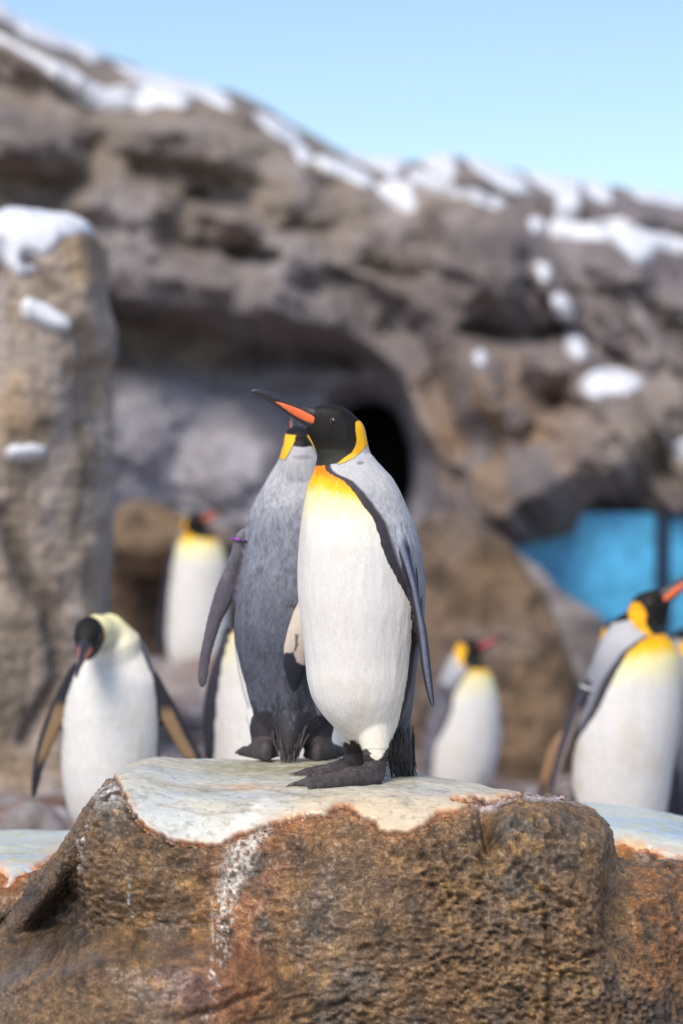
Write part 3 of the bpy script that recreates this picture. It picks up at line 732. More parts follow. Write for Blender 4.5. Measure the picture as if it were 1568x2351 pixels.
# --- penguin seen from behind
t2 = c1rows([(450, 562, 782), (520, 545, 797), (600, 490, 850), (680, 442, 900), (770, 392, 945), (850, 364, 972), (930, 362, 985), (1000, 358, 992), (1100, 342, 998), (1200, 318, 1002), (1300, 297, 1005), (1400, 288, 1002)]) + \
    c2rows([(300, 281, 995), (430, 283, 985), (560, 303, 958), (700, 332, 925), (850, 380, 885), (950, 418, 850), (1000, 450, 820)])
fl2 = [(849.3 + .3957 * cy, 424.7 + .39585 * a, 424.7 + .39585 * b, d, th) for cy, a, b, d, th in
       [(935, 305, 372, .0, .020), (975, 287, 358, -.0, .018), (1040, 270, 350, -.0, .016), (1100, 250, 336, -.0, .014), (1160, 222, 326, 0, .013)]] + \
      [(1306.7 + .396 * cy, 424.7 + .39585 * a, 424.7 + .39585 * b, d, th) for cy, a, b, d, th in
       [(100, 180, 300, 0, .012), (200, 150, 270, 0, .011), (300, 124, 215, 0, .010), (400, 103, 182, 0, .0095), (500, 84, 152, 0, .009), (600, 70, 138, 0, .008), (660, 72, 128, 0, .006), (690, 88, 114, 0, .004)]]
fl2b = [(1306.7 + .396 * cy, 424.7 + .39585 * a, 424.7 + .39585 * b, d, th) for cy, a, b, d, th in
        [(60, 700, 800, -.05, .015), (150, 672, 780, -.10, .014), (250, 620, 752, -.135, .013), (350, 588, 735, -.150, .012), (450, 566, 722, -.155, .011), (550, 562, 705, -.150, .010), (620, 580, 692, -.142, .009), (680, 600, 668, -.132, .007), (705, 612, 648, -.128, .005)]]
def paint_fl2b(W, xu, yu, fc, nb, nl):
    c = np.broadcast_to(lin(196, 182, 170), W.shape) * (1 + .08 * nb)[:, None]
    cx_, cy_ = (xu - 424.7) / .39585, (yu - 1306.7) / .396
    d1 = sd_poly(cx_ + 8 * nb, cy_ + 10 * nb, [(570, 490), (630, 480), (650, 540), (700, 560), (690, 640), (660, 720), (600, 720), (560, 600)])
    d2 = sd_poly(cx_ + 6 * nb, cy_ + 8 * nb, [(638, 375), (655, 375), (655, 425), (660, 440), (640, 480), (632, 470), (640, 430)])
    c = mixc(c, lin(40, 42, 56), ss(-6, 6, d1)); c = mixc(c, lin(60, 56, 62), ss(-4, 4, d2) * .85)
    edge_ = np.interp(cy_, [150, 250, 350, 450, 550, 620, 680], [672, 620, 588, 566, 562, 580, 600])
    return mixc(c, lin(70, 58, 60), 1 - ss(4, 12, cx_ - edge_))
h2 = P(652, 1748, 5.56)
p2 = penguin(dict(label='grey backed king penguin facing away on the boulder, with a purple flipper band', D=5.62, far=False, vox=.0045, smooth=3, cap=False, z0=ZT,
    torso=t2, ratio=.82, face=[(1000, 180), (2000, 180)], front=[(1000, 40), (1100, 60), (1380, 76), (1440, 92), (1500, 106), (1560, 114), (1640, 116), (1690, 100)], shoulder=1030, bottom=1700, grey=(1.02, .70, .52), backk=.80, mott=1.25, legline=[(500, 1688), (900, 1688)],
    earmin=.026,
    bandw=[3, 3, 4, 6, 6, 2], yellow=(1085, 1130, 1215),
    head=dict(at=(688, 1026), D=5.622, yaw=172, pitch=6, s=1.02, neck=False),
    extra=[[(688, 1018, 5.60, .036), (688, 1036, 5.595, .041), (689, 1055, 5.595, .047), (689, 1080, 5.60, .055), (689, 1110, 5.615, .062), (688, 1150, 5.625, .066), (686, 1200, 5.63, .05)], [(612, 1640, 5.62, .05), (612, 1690, 5.60, .036), (612, 1715, 5.6, .034)], [(728, 1640, 5.62, .05), (728, 1690, 5.60, .036), (728, 1715, 5.6, .034)], [(668, 1610, 5.59, .07), (667, 1655, 5.57, .046), (664, 1700, 5.53, .026), (662, 1730, 5.51, .010)]],
    flippers=[dict(rows=fl2, tag=2), dict(rows=fl2b, tag=3, paint=paint_fl2b)],
    legs=[([(612, 1690, 5.60, .033, .035), (611, 1720, 5.59, .029, .032), (610, 1738, 5.58, .033, .035)], (h2 * 0 + P(612, 1750, 5.55)) * [1, 1, 0] + [0, 0, ZT + .002], (-.25, .9), .15),
          ([(728, 1690, 5.60, .033, .035), (729, 1722, 5.59, .031, .033), (730, 1740, 5.58, .037, .037)], P(729, 1750, 5.55) * [1, 1, 0] + [0, 0, ZT + .002], (.3, .9), .15)],
    spots=[(695, 1050, 26, 6, lin(150, 144, 146))]))
feather_fan('tail', p2, (P(636, 1676, 5.54), P(698, 1676, 5.54)), (P(650, 1752, 5.50), P(676, 1750, 5.50)), 260, .0024, M_tail, 11, .003, (-.025, .02))
bandc = P(549, 1238, 5.62)
band(p2, bandc, .0165, .021, -.15, M_band_purple, .0022, .002)
band(p2, bandc + np.array([.012, -.004, -.004]), .0135, .021, -.25, M_band_dark, .0026, .0022)

# --- the blurred company behind
def c5(t): return [(1110.7 + .375 * cy, .375 * a, .375 * b) for cy, a, b in t]
def c6(t): return [(1241.3 + .4167 * cy, 914.7 + .4167 * a, 914.7 + .4167 * b) for cy, a, b in t]
def c5f(t, d=-.02, th=.012): return [(1110.7 + .375 * r[0], .375 * r[1], .375 * r[2], (r[3] if len(r) > 3 else d), th * (r[4] if len(r) > 4 else 1)) for r in t]
def c6f(t, d=-.02, th=.012): return [(1241.3 + .4167 * r[0], 914.7 + .4167 * r[1], 914.7 + .4167 * r[2], (r[3] if len(r) > 3 else d), th * (r[4] if len(r) > 4 else 1)) for r in t]
def std_legs(xu, D, zg, half=.055, dirx=0.):
    """two short legs and feet under a body, standing at height zg"""
    x0 = (xu - CU) * D / FU; out = []
    for s in (-1, 1):
        pts = []
        for z, r in ((zg + .12, .045), (zg + .07, .034), (zg + .03, .026)):
            p = np.array([[x0 + s * half, D, z]]); a, b = proj(p); pts.append((a[0], b[0], D, r, r))
        out.append((pts, np.array([x0 + s * half, D - .02, zg]), (dirx, -1), .15))
    return out
DARKF = lambda W, xu, yu, fc, nb, nl: np.broadcast_to(lin(50, 50, 62), W.shape)
def tanflip(side, rows):
    ys = [r[0] for r in rows]; l = [r[1] for r in rows]; r_ = [r[2] for r in rows]
    def f(W, xu, yu, fc, nb, nl):
        a, b = np.interp(yu, ys, l), np.interp(yu, ys, r_); t = (xu - a) / np.maximum(b - a, 1); t = t if side > 0 else 1 - t
        prog = (yu - ys[0]) / (ys[-1] - ys[0])
        m = ss(.22, .42, 1 - t) * ss(.26, .36, prog) * (1 - ss(.66, .8, prog)) * ss(.02, .1, t)
        return mixc(np.broadcast_to(lin(40, 40, 50), W.shape), lin(142, 116, 86), m)
    return f

# bowed penguin, wings held out
flR = c5f([(1150, 925, 965), (1250, 955, 1015), (1350, 972, 1078), (1450, 985, 1128), (1550, 1040, 1172), (1650, 1098, 1232), (1750, 1150, 1268), (1850, 1205, 1295), (1900, 1240, 1290)], -.03, .011)
flL = c5f([(1100, 440, 490), (1170, 400, 462), (1250, 358, 425), (1350, 308, 404), (1450, 268, 392), (1550, 234, 352), (1650, 212, 304), (1750, 196, 262), (1850, 188, 240), (1920, 192, 216)], -.03, .011)
p3 = penguin(dict(label='king penguin with bowed head and flippers held out, standing before the tan rock pillar', D=6.8,
    torso=c5([(850, 610, 770), (890, 590, 815), (950, 560, 862), (1050, 505, 915), (1150, 455, 950), (1250, 418, 975), (1400, 393, 990), (1550, 383, 992), (1700, 376, 985), (1850, 388, 975), (2000, 420, 950), (2150, 480, 890), (2280, 560, 800)]),
    dd=[(1420, .06), (1560, 0), (2000, 0)], ratio=.85, face=[(1400, 8), (2300, 8)], front=[(1400, 55), (1470, 68), (1560, 74), (1700, 78), (2000, 78)], shoulder=1425, bottom=1960, bandw=[20, 20, 24, 24, 24, 20],
    yellow=(1340, 1395, 1550), ydrop=.15, z0=.25, cap=True,
    head=dict(at=(202, 1458), D=6.60, yaw=6, pitch=-50, roll=-6, s=1.05),
    extra=[[(205, 1462, 6.66, .042), (222, 1450, 6.72, .048), (245, 1450, 6.78, .055), (262, 1475, 6.8, .075), (264, 1520, 6.8, .075), (264, 1570, 6.82, .05)]],
    flippers=[dict(rows=flR, tag=2, paint=tanflip(1, flR)), dict(rows=flL, tag=3, paint=tanflip(-1, flL))], legs=std_legs(255, 6.8, .25)))
# small distant one, head turned
flm = c5f([(400, 1040, 1072), (500, 1015, 1062), (650, 995, 1045), (800, 972, 1030), (950, 962, 1010), (1050, 958, 985)], -.02, .02)
p4 = penguin(dict(label='small distant king penguin, head turned aside, upright on the ledge by the pillar', D=12.5,
    torso=c5([(245, 1150, 1240), (275, 1135, 1255), (300, 1110, 1300), (350, 1082, 1342), (420, 1062, 1376), (500, 1052, 1394), (700, 1030, 1402), (900, 1015, 1400), (1030, 1020, 1385), (1110, 1050, 1350)]),
    ratio=.9, face=[(1190, -10), (2300, -6)], front=[(1195, 20), (1220, 52), (1250, 74), (1300, 82), (1600, 86)], shoulder=1205, bottom=1545, bandw=[20] * 6, yellow=(1230, 1256, 1315), ydrop=.1, z0=.395,
    head=dict(at=(447, 1196), D=12.45, yaw=-68, pitch=-4, plate=M_plate), flippers=[dict(rows=flm, tag=2, paint=DARKF)], legs=std_legs(452, 12.5, .395, .06)))
# one mostly hidden by the pair
fl5 = [(1440, 512, 528, -.0, .012), (1480, 503, 524, -.02, .014), (1560, 476, 505, -.03, .014), (1617, 466, 503, -.03, .014), (1673, 465, 496, -.03, .012), (1730, 469, 489, -.03, .01), (1758, 474, 480, -.03, .006)]
p5 = penguin(dict(label='king penguin standing behind the grey backed one, only dark flipper and white side showing', D=6.95,
    torso=[(1350, 610, 680), (1400, 585, 705), (1430, 548, 735), (1470, 522, 760), (1520, 508, 775), (1600, 496, 788), (1700, 490, 796), (1800, 488, 796), (1900, 500, 780), (1980, 540, 740)],
    ratio=.85, face=[(1300, 10), (2300, 5)], front=[(1350, 40), (1420, 75), (1500, 90), (1600, 90), (1900, 88)], shoulder=1410, bottom=2000, bandw=[10] * 6, yellow=(1440, 1475, 1560), ydrop=0, z0=.25,
    head=dict(at=(648, 1345), D=6.9, yaw=-40, pitch=0), flippers=[dict(rows=fl5, tag=2, paint=DARKF)], legs=std_legs(642, 6.95, .25)))
# grey one right of the pair
p6 = penguin(dict(label='king penguin in side view with pinkish bill plate before the big brown boulder', D=11.6,
    torso=c6([(600, 300, 430), (640, 285, 442), (690, 258, 482), (750, 228, 520), (850, 200, 548), (950, 176, 560), (1050, 158, 562), (1150, 140, 555), (1250, 130, 535), (1330, 125, 505), (1400, 150, 470), (1460, 200, 420)]),
    ratio=.9, face=[(1500, -60), (1560, -40), (2300, -30)], edge=[(1241.3 + .4167 * y, 914.7 + .4167 * x) for y, x in [(655, 420), (680, 420), (790, 330), (850, 298), (950, 285), (1050, 240), (1120, 202), (1250, 184), (1330, 180), (1460, 210)]],
    shoulder=1500, bottom=1830, bandw=[26, 26, 26, 26, 16, 2], yellow=(1535, 1560, 1620), ydrop=.1, z0=-.12, backk=.8,
    ear2=True, head=dict(at=(1076, 1488), D=11.6, yaw=-76, pitch=-3, s=1.08, plate=M_plate_pink), flippers=[dict(rows=c6f([(800, 215, 275), (900, 185, 268), (1000, 160, 240), (1150, 130, 200), (1300, 120, 175), (1380, 125, 160)], -.10, .02), tag=2)],
    legs=std_legs(1055, 11.6, -.12, .055, .6)))
# large one at the right
flp = c6f([(780, 1010, 1070), (830, 990, 1058), (900, 962, 1018), (1000, 922, 988), (1100, 892, 950), (1200, 866, 914), (1300, 846, 886), (1440, 826, 852), (1500, 820, 838)], -.04, .03)
def paint_p7(W, xu, yu, fc, nb, nl):
    t = (xu - np.interp(yu, [r[0] for r in flp], [r[1] for r in flp])) / np.interp(yu, [r[0] for r in flp], [r[2] - r[1] for r in flp])
    return mixc(np.broadcast_to(lin(66, 64, 74), W.shape), lin(186, 168, 156), ss(.62, .78, t) * ss(1610, 1650, yu))
p7 = penguin(dict(label='large king penguin with silver flipper band looking out of the photo at the right edge', D=7.6, vox=.005,
    torso=c6([(440, 1180, 1440), (470, 1165, 1440), (500, 1148, 1455), (560, 1112, 1512), (650, 1072, 1545), (750, 1035, 1556), (850, 1012, 1558), (950, 988, 1555), (1050, 965, 1546), (1150, 955, 1532), (1250, 950, 1515), (1350, 950, 1500), (1470, 955, 1480), (1568, 980, 1462), (1640, 1030, 1430)]),
    ratio=.9, face=[(1430, -70), (1470, -60), (1540, -38), (2300, -26)], edge=[(1241.3 + .4167 * y, 914.7 + .4167 * x) for y, x in [(478, 1420), (500, 1405), (570, 1300), (620, 1240), (700, 1192), (820, 1132), (930, 1082), (1040, 1012), (1100, 975), (1200, 958), (1350, 952), (1640, 1040)]],
    shoulder=1450, bottom=1920, bandw=[3, 12, 26, 34, 14, 2], yellow=(1478, 1520, 1600), ydrop=.12, z0=.22, backk=.8,
    ear2=True, head=dict(at=(1486, 1394), D=7.6, yaw=-80, pitch=12, s=1.1), flippers=[dict(rows=flp, tag=2, paint=paint_p7)],
    extra=[[(1486, 1402, 7.6, .040), (1474, 1425, 7.6, .046), (1462, 1450, 7.6, .056), (1452, 1475, 7.6, .066)]], legs=std_legs(1440, 7.6, .22)))
band(p7, P(1350, 1580, 7.56), .024, .034, -.35, M_band_white, .004, .003)
p8 = penguin(dict(label='dark backed king penguin cut by the right edge of the photo', D=9.2,
    torso=[(1455, 1545, 1640), (1490, 1530, 1665), (1540, 1515, 1690), (1600, 1505, 1705), (1700, 1500, 1710), (1800, 1505, 1705), (1880, 1520, 1690), (1925, 1545, 1660)],
    ratio=.9, face=[(1400, 150), (2300, 150)], front=[(1400, 60), (2000, 84)], shoulder=1470, bottom=1930, yellow=(1490, 1520, 1570), z0=.1, backk=.55,
    head=dict(at=(1590, 1478), D=9.2, yaw=-100, pitch=-8), flippers=[dict(rows=[(1620, 1500, 1530, -.05, .02), (1700, 1502, 1545, -.12, .02), (1800, 1520, 1560, -.12, .02), (1880, 1530, 1556, -.12, .01)], tag=2, paint=DARKF)],
    legs=std_legs(1605, 9.2, .1)))
p9 = penguin(dict(label='king penguin mostly hidden behind the silver banded one, its tan flipper showing', D=8.5,
    torso=[(1465, 1385, 1450), (1500, 1372, 1480), (1560, 1350, 1510), (1640, 1335, 1525), (1720, 1330, 1530), (1800, 1335, 1520), (1880, 1350, 1500)],
    ratio=.9, face=[(1400, 20), (2300, 20)], front=[(1400, 60), (2000, 80)], shoulder=1470, bottom=1930, yellow=(1490, 1520, 1570), z0=.1,
    head=dict(at=(1420, 1448), D=8.5, yaw=-60, pitch=0),
    flippers=[dict(rows=c6f([(900, 985, 1035), (1000, 962, 1010), (1100, 945, 988), (1200, 926, 960), (1350, 918, 952), (1440, 920, 948), (1500, 925, 940)], -.55, .02), tag=2, paint=DARKF) ][0:0] +
             [dict(rows=c6f([(1010, 940, 1030), (1060, 880, 985), (1120, 835, 935), (1200, 805, 890), (1280, 788, 855), (1350, 775, 820), (1400, 770, 795)], -.05, .012), tag=3,
                   paint=lambda W, xu, yu, fc, nb, nl: mixc(np.broadcast_to(lin(150, 118, 88), W.shape), lin(50, 40, 38), ss(1780, 1820, yu)))],
    legs=std_legs(1430, 8.5, .1)))

# ------------------------------------------------------------------ TAN PILLAR at the left
def pillar():
    rows = resamp([(512, -60, 60), (515, -200, 130), (522, -300, 178), (535, -380, 208), (560, -420, 238), (620, -440, 248), (700, -450, 245), (760, -450, 238), (850, -460, 228), (950, -470, 236), (1050, -480, 246),
                   (1200, -490, 256), (1400, -500, 264), (1600, -500, 272), (1750, -500, 285), (1900, -520, 320), (2100, -560, 380)], 6, 2)
    D0 = 9.6; n = 420; a = np.linspace(0, 2 * np.pi, n + 1); G = np.empty((len(rows), n + 1, 3))
    for i, (yy, xl, xr) in enumerate(rows):
        c = P((xl + xr) / 2, yy, D0); hx = (xr - xl) / 2 * D0 / FU
        ca, sa = np.cos(a), np.sin(a); ca = np.sign(ca) * np.abs(ca) ** .8; sa = np.sign(sa) * np.abs(sa) ** .8
        G[i] = np.stack([c[0] + hx * ca, c[1] + hx * .8 * sa, np.full(n + 1, c[2])], -1)
    N = grid_normals(G)
    if N[60, int(n * .75), 1] > 0: N = -N
    p = G.reshape(-1, 3); nn = N.reshape(-1, 3); x, y = proj(p); front = (p[:, 1] < D0)
    g = lambda cx, cy, rx, ry: np.exp(-((x - cx) / rx) ** 2 - ((y - cy) / ry) ** 2) * front
    d = .06 * fbm(p * 2.2, 3, 201) + .018 * ridged(p * 5, 3, 202) + .008 * fbm(p * 28, 3, 203)
    d = d + .07 * g(175, 680, 60, 120) + .10 * g(60, 900, 110, 180) - .05 * g(10, 600, 20, 50)
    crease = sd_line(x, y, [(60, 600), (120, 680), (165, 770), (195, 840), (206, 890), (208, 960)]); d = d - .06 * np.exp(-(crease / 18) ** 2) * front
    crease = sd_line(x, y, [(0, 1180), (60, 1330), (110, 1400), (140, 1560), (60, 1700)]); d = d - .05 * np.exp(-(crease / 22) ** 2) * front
    V = p + nn * d[:, None]
    n1, n2, st = fbm(p * 3, 4, 211), fbm(p * 12, 4, 212), fbm(p * (9, 9, 1.4), 3, 213)
    c = mixc(np.broadcast_to(lin(164, 150, 138), V.shape), lin(172, 148, 120), ss(-.2, .35, n1)); c = mixc(c, lin(112, 98, 88), .6 * ss(.05, .5, n2)); c = mixc(c, lin(168, 160, 160), .5 * ss(.0, .4, st))
    c = mixc(c, lin(96, 86, 70), .5 * ss(.1, .4, -st))
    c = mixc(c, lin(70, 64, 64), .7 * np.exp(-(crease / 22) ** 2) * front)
    root = thing('rock_pillar', 'tall tan rock pillar topped with snow at the left, behind the bowed penguin', 'rock', (-1.5, D0, -.2))
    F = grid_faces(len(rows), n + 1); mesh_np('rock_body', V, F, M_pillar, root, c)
    top = len(V)
    VV = V.reshape(len(rows), n + 1, 3)
    # snow on it
    for poly, th in (([(-500, 400), (400, 400), (214, 545), (200, 542), (170, 548), (135, 552), (118, 575), (100, 588), (60, 585), (70, 600), (92, 612), (88, 630), (45, 632), (25, 618), (0, 598), (-80, 590), (-500, 620)], .02),
                     ([(40, 705), (50, 685), (62, 678), (85, 690), (110, 700), (135, 712), (152, 730), (150, 745), (135, 760), (105, 758), (75, 742), (50, 730)], .04),
                     ([(10, 1038), (25, 1022), (60, 1018), (92, 1028), (97, 1040), (85, 1055), (40, 1058), (15, 1054)], .03)):
        sd = np.where(front | (y < 530), sd_poly(x, y, poly), -99) + 6 * fbm(p * 14, 3, 221)
        sd = np.where((y < 520) & (th == .02), 30, sd)
        t = th * ss(-1, 16, sd) - .02 * (1 - ss(-4, 0, sd)) + .002
        C = p + nn * (d - .006 * fbm(p * 28, 3, 203))[:, None] + nn * t[:, None]
        Fk = F[(sd[F] > -4).any(1)]; used, inv = np.unique(Fk, return_inverse=True)
        mesh_np('snow_patch', C[used], inv.reshape(Fk.shape), M_snow, root)
    # closed crown under the snow
    ringv = VV[0, :-1]; cc = ringv.mean(0); m = len(ringv)
    mesh_np('crown', np.concatenate([ringv + [0, 0, .014], cc[None] + [0, 0, .02]]), [(i, (i + 1) % m, m) for i in range(m)], M_snow, root)
pillar()

# ------------------------------------------------------------------ CLIFF
ridge_x = [-900, -400, -200, 0, 50, 150, 250, 350, 450, 550, 620, 700, 780, 850, 950, 1040, 1100, 1200, 1300, 1400, 1568, 1900, 2500]
ridge_y = [-330, -150, -70, 18, 52, 98, 132, 166, 192, 215, 250, 300, 348, 370, 372, 358, 370, 396, 413, 426, 456, 530, 640]
BLOBS = [  # centre x, y, radius x, y, turn, how far it stands out (m)
    (70, 330, 150, 95, 8, .9), (420, 335, 180, 80, 14, .9), (530, 395, 70, 50, 0, .4), (655, 430, 80, 75, 15, .55), (300, 480, 130, 55, 8, .5), (470, 525, 140, 45, -8, .5),
    (400, 645, 150, 75, 4, .9), (700, 600, 140, 65, -14, .6), (640, 700, 120, 50, 6, .45), (860, 560, 110, 60, -6, .5), (850, 690, 130, 70, -4, .5), (800, 470, 110, 55, -20, .5),
    (0, 560, 200, 90, 5, .3), (240, 560, 90, 60, 0, .35), (110, 160, 120, 30, 26, .5), (560, 250, 150, 28, 16, .5), (300, 190, 120, 26, 14, .4), (760, 390, 90, 26, 28, .4), (1060, 400, 130, 30, 14, .5), (1440, 480, 180, 42, 8, .5),
    (1110, 640, 165, 125, -10, .9), (970, 650, 100, 120, 5, .5), (1400, 610, 150, 60, 6, .9), (1500, 700, 130, 90, 10, .5), (1250, 700, 70, 60, 0, .4), (1540, 800, 120, 70, 0, .4),
    (1130, 930, 130, 170, 12, 1.25), (1220, 1120, 150, 140, 0, 1.25), (1430, 1010, 210, 150, 4, 1.35), (1300, 860, 90, 60, -10, 1.0), (1560, 1120, 120, 100, 0, 1.1), (1000, 1040, 50, 330, -8, .55),
    (985, 800, 60, 160, -14, .5), (600, 800, 170, 46, 4, -.75), (720, 860, 170, 34, 3, -.7), (600, 745, 170, 34, 6, -.7), (330, 980, 120, 150, 0, -.5), (540, 1060, 130, 140, 0, -.6), (1020, 520, 120, 60, 8, .4), (1240, 560, 100, 50, 10, .4),
]
def cliff_depth(x, y):
    ry = np.interp(x, ridge_x, ridge_y); t = np.clip((y - ry) / 1000, 0, 1.4)
    base = 18.6 - 2.6 * np.sqrt(t + .001) + np.where(x > 900, -.6, 0) * ss(900, 1100, x)
    # recess under the brow
    brow = np.interp(x, [150, 240, 330, 450, 560, 700, 800, 870, 930, 965], [650, 672, 700, 712, 728, 745, 770, 805, 870, 1000])
    rec = ss(-10, 70, y - brow) * ss(150, 235, x) * (1 - ss(930, 1010, x + np.clip(y - 950, -60, 400) * -.15))
    d = base + 1.05 * rec
    up = np.zeros_like(x)
    for cx, cy, rx, ry_, rot, k in BLOBS:
        a = R(rot); u = ((x - cx) * math.cos(a) + (y - cy) * math.sin(a)) / rx; v = (-(x - cx) * math.sin(a) + (y - cy) * math.cos(a)) / ry_
        r2 = u * u + v * v; e = abs(k) * np.clip(1 - r2 / 1.6, 0, 1) ** 1.1; up = (up ** 4 + (e if k > 0 else e * ss(.3, .6, rec)) ** 4) ** .25
    q = np.stack([x / 260, y / 260, 0 * x], -1).reshape(-1, 3)
    wrp = fbm(q * 1.5, 3, 301).reshape(x.shape)
    d = d - up * (.52 + .14 * ss(950, 1080, x)) * (.8 + .6 * wrp)
    # sloping shelf lines of rough rock, crossing the face
    sl = np.where(x < 1000, .42, .42 + (x - 1000) / 2500)
    q2 = np.stack([(x + .45 * y) / 330 + .5 * wrp, (y - sl * x) / 105 + .7 * wrp, 0 * x], -1).reshape(-1, 3)
    d = d - .30 * ridged(q2 * .85, 3, 305, .36).reshape(x.shape) * (1 - .6 * rec) - .26 * fbm(q * 1.8, 3, 309).reshape(x.shape)
    d = d - .04 * ridged(q * 9, 4, 311).reshape(x.shape)
    for pts, w, k in (([(0, 410), (110, 430), (205, 420), (215, 350)], 20, .8), ([(330, 395), (450, 400), (525, 440)], 16, .6), ([(440, 465), (470, 450)], 14, .8), ([(545, 592), (645, 600)], 11, .9), ([(-40, 185), (60, 200)], 22, .7),
                      ([(1085, 765), (1210, 778), (1310, 750)], 13, .9), ([(1215, 600), (1235, 680), (1300, 760), (1400, 815), (1500, 870)], 14, .7), ([(960, 770), (1010, 930), (1045, 1050), (1050, 1160)], 20, .8),
                      ([(1290, 860), (1240, 960), (1210, 1060)], 14, .4), ([(1480, 600), (1568, 640), (1700, 660)], 22, .5)):
        d = d + k * .30 * np.exp(-(sd_line(x + 30 * wrp, y + 26 * wrp, pts) / (w * 1.3)) ** 2)
    # the black cave mouth
    cave = sd_poly(x, y, [(800, 945), (830, 926), (868, 926), (900, 940), (924, 978), (940, 1030), (944, 1110), (930, 1180), (880, 1240), (800, 1240)]) + 6 * wrp
    d = d + .5 * ss(-70, 0, cave) + 5.0 * ss(-8, 20, cave)
    # arch over the blue pool window
    arch = sd_poly(x, y, [(1150, 1262), (1250, 1245), (1330, 1222), (1420, 1205), (1500, 1190), (1800, 1180), (1800, 1700), (1150, 1700)]) + 5 * wrp
    d = d + 2.6 * ss(-6, 22, arch)
    return d, rec, arch
gx = np.concatenate([np.linspace(-900, -60, 60), np.arange(-52, 1630, 4.5), np.linspace(1640, 2500, 60)])
gt = np.concatenate([np.linspace(0, .12, 40) ** 1.0, np.linspace(.123, 1, 300)])
X, Tt = np.meshgrid(gx, gt, indexing='ij'); RY = np.interp(X, ridge_x, ridge_y); RY = RY + 5 * fbm(np.stack([X.ravel() / 60, 0 * X.ravel(), 0 * X.ravel()], -1), 3, 320).reshape(X.shape)
Y = RY + Tt * (1950 - RY)
Dm, rec, arch = cliff_depth(X, Y)
roll = np.clip(1 - (Y - RY) / 60, 0, 1); Dm = Dm + 1.6 * roll ** 2
Gc = P(X, Y, Dm)
# the crown behind the ridge falls away to the back
bk = []
for k in range(1, 14):
    s = Gc[:, 0].copy(); s[:, 1] += .5 * k + .05 * k * k; s[:, 2] -= .02 * k * k + .12 * k; bk.append(s)
Gc = np.concatenate([np.stack(bk[::-1], 1), Gc], 1)
pc = Gc.reshape(-1, 3); nback = 13
n1, n2, n3 = fbm(pc * .55, 4, 331), fbm(pc * 1.9, 4, 332), fbm(pc * (2.5, 2.5, .7), 4, 333)
px_, py_ = proj(pc)
recf = np.concatenate([np.zeros((len(gx), nback)), rec], 1).ravel()
cc = mixc(np.broadcast_to(lin(124, 116, 116), pc.shape), lin(138, 126, 116), ss(-.2, .35, n1)); cc = mixc(cc, lin(84, 75, 76), .65 * ss(.0, .5, n2)); cc = mixc(cc, lin(160, 152, 154), .5 * ss(.05, .45, n3))
gold = np.exp(-((px_ - 1140) / 190) ** 2 - ((py_ - 1000) / 190) ** 2); cc = mixc(cc, lin(162, 128, 84), .65 * gold * ss(-.25, .3, n3 + .1))
cc = mixc(cc, lin(166, 164, 174), .8 * recf * ss(820, 900, py_))
cliff = mesh_np('cliff', pc, grid_faces(len(gx), Gc.shape[1]), M_cliff, None, cc)
tag(cliff, 'grey brown rocky cliff with snow patches and a black cave mouth', None, None, 'structure')
SNOW = [
    [(-120, -60), (-80, -36), (0, 4), (60, 40), (150, 84), (248, 122), (240, 132), (205, 142), (190, 124), (160, 112), (128, 108), (100, 98), (55, 84), (38, 58), (0, 38), (-80, -5)],
    [(-60, 55), (0, 78), (60, 110), (120, 138), (165, 160), (205, 190), (240, 203), (290, 198), (350, 192), (400, 214), (445, 240), (420, 250), (362, 242), (330, 256), (300, 243), (272, 252), (215, 252), (188, 236), (150, 204), (118, 172), (78, 142), (20, 104), (-60, 90)],
    [(262, 148), (330, 164), (420, 186), (480, 198), (522, 226), (536, 250), (508, 246), (455, 218), (405, 208), (342, 194), (298, 174)],
    [(580, 262), (600, 260), (640, 276), (672, 298), (692, 322), (686, 338), (652, 322), (612, 296)],
    [(670, 342), (690, 336), (712, 352), (712, 372), (692, 374)],
    [(716, 366), (740, 358), (790, 372), (830, 394), (862, 416), (846, 430), (800, 410), (748, 394)],
    [(860, 428), (900, 414), (944, 418), (954, 480), (932, 488), (892, 458)],
    [(780, 338), (860, 358), (938, 356), (928, 386), (905, 408), (870, 388), (812, 368)],
    [(935, 392), (960, 392), (1010, 408), (1060, 430), (1112, 434), (1166, 466), (1140, 478), (1070, 458), (1004, 442), (950, 416)],
    [(958, 362), (1040, 352), (1048, 396), (1030, 412), (984, 388)],
    [(1066, 360), (1130, 378), (1200, 408), (1218, 440), (1190, 444), (1148, 428), (1100, 398)],
    [(1205, 398), (1300, 410), (1330, 414), (1332, 436), (1322, 505), (1278, 506), (1284, 446), (1240, 428)],
    [(1340, 414), (1400, 424), (1404, 468), (1372, 458), (1345, 440)],
    [(1430, 428), (1568, 452), (1660, 480), (1568, 474), (1470, 456)],
    [(1212, 506), (1236, 502), (1254, 520), (1250, 534), (1226, 532)],
    [(1262, 512), (1330, 514), (1370, 506), (1430, 500), (1482, 528), (1568, 550), (1700, 580), (1690, 600), (1568, 580), (1502, 568), (1488, 602), (1460, 602), (1428, 570), (1400, 550), (1330, 546), (1268, 542)],
    [(1222, 610), (1236, 600), (1258, 608), (1270, 628), (1264, 644), (1244, 644)],
    [(1268, 682), (1284, 672), (1304, 688), (1318, 714), (1314, 738), (1298, 742), (1276, 718)],
    [(1294, 770), (1308, 760), (1330, 768), (1348, 790), (1350, 818), (1330, 826), (1304, 808)],
    [(1330, 882), (1352, 858), (1390, 846), (1430, 850), (1470, 868), (1474, 886), (1440, 902), (1400, 916), (1366, 910), (1338, 896)],
    [(1550, 1020), (1568, 1006), (1600, 1010), (1610, 1040), (1575, 1055), (1554, 1046)],
    [(1088, 815), (1102, 808), (1116, 816), (1112, 834), (1096, 836)],
]
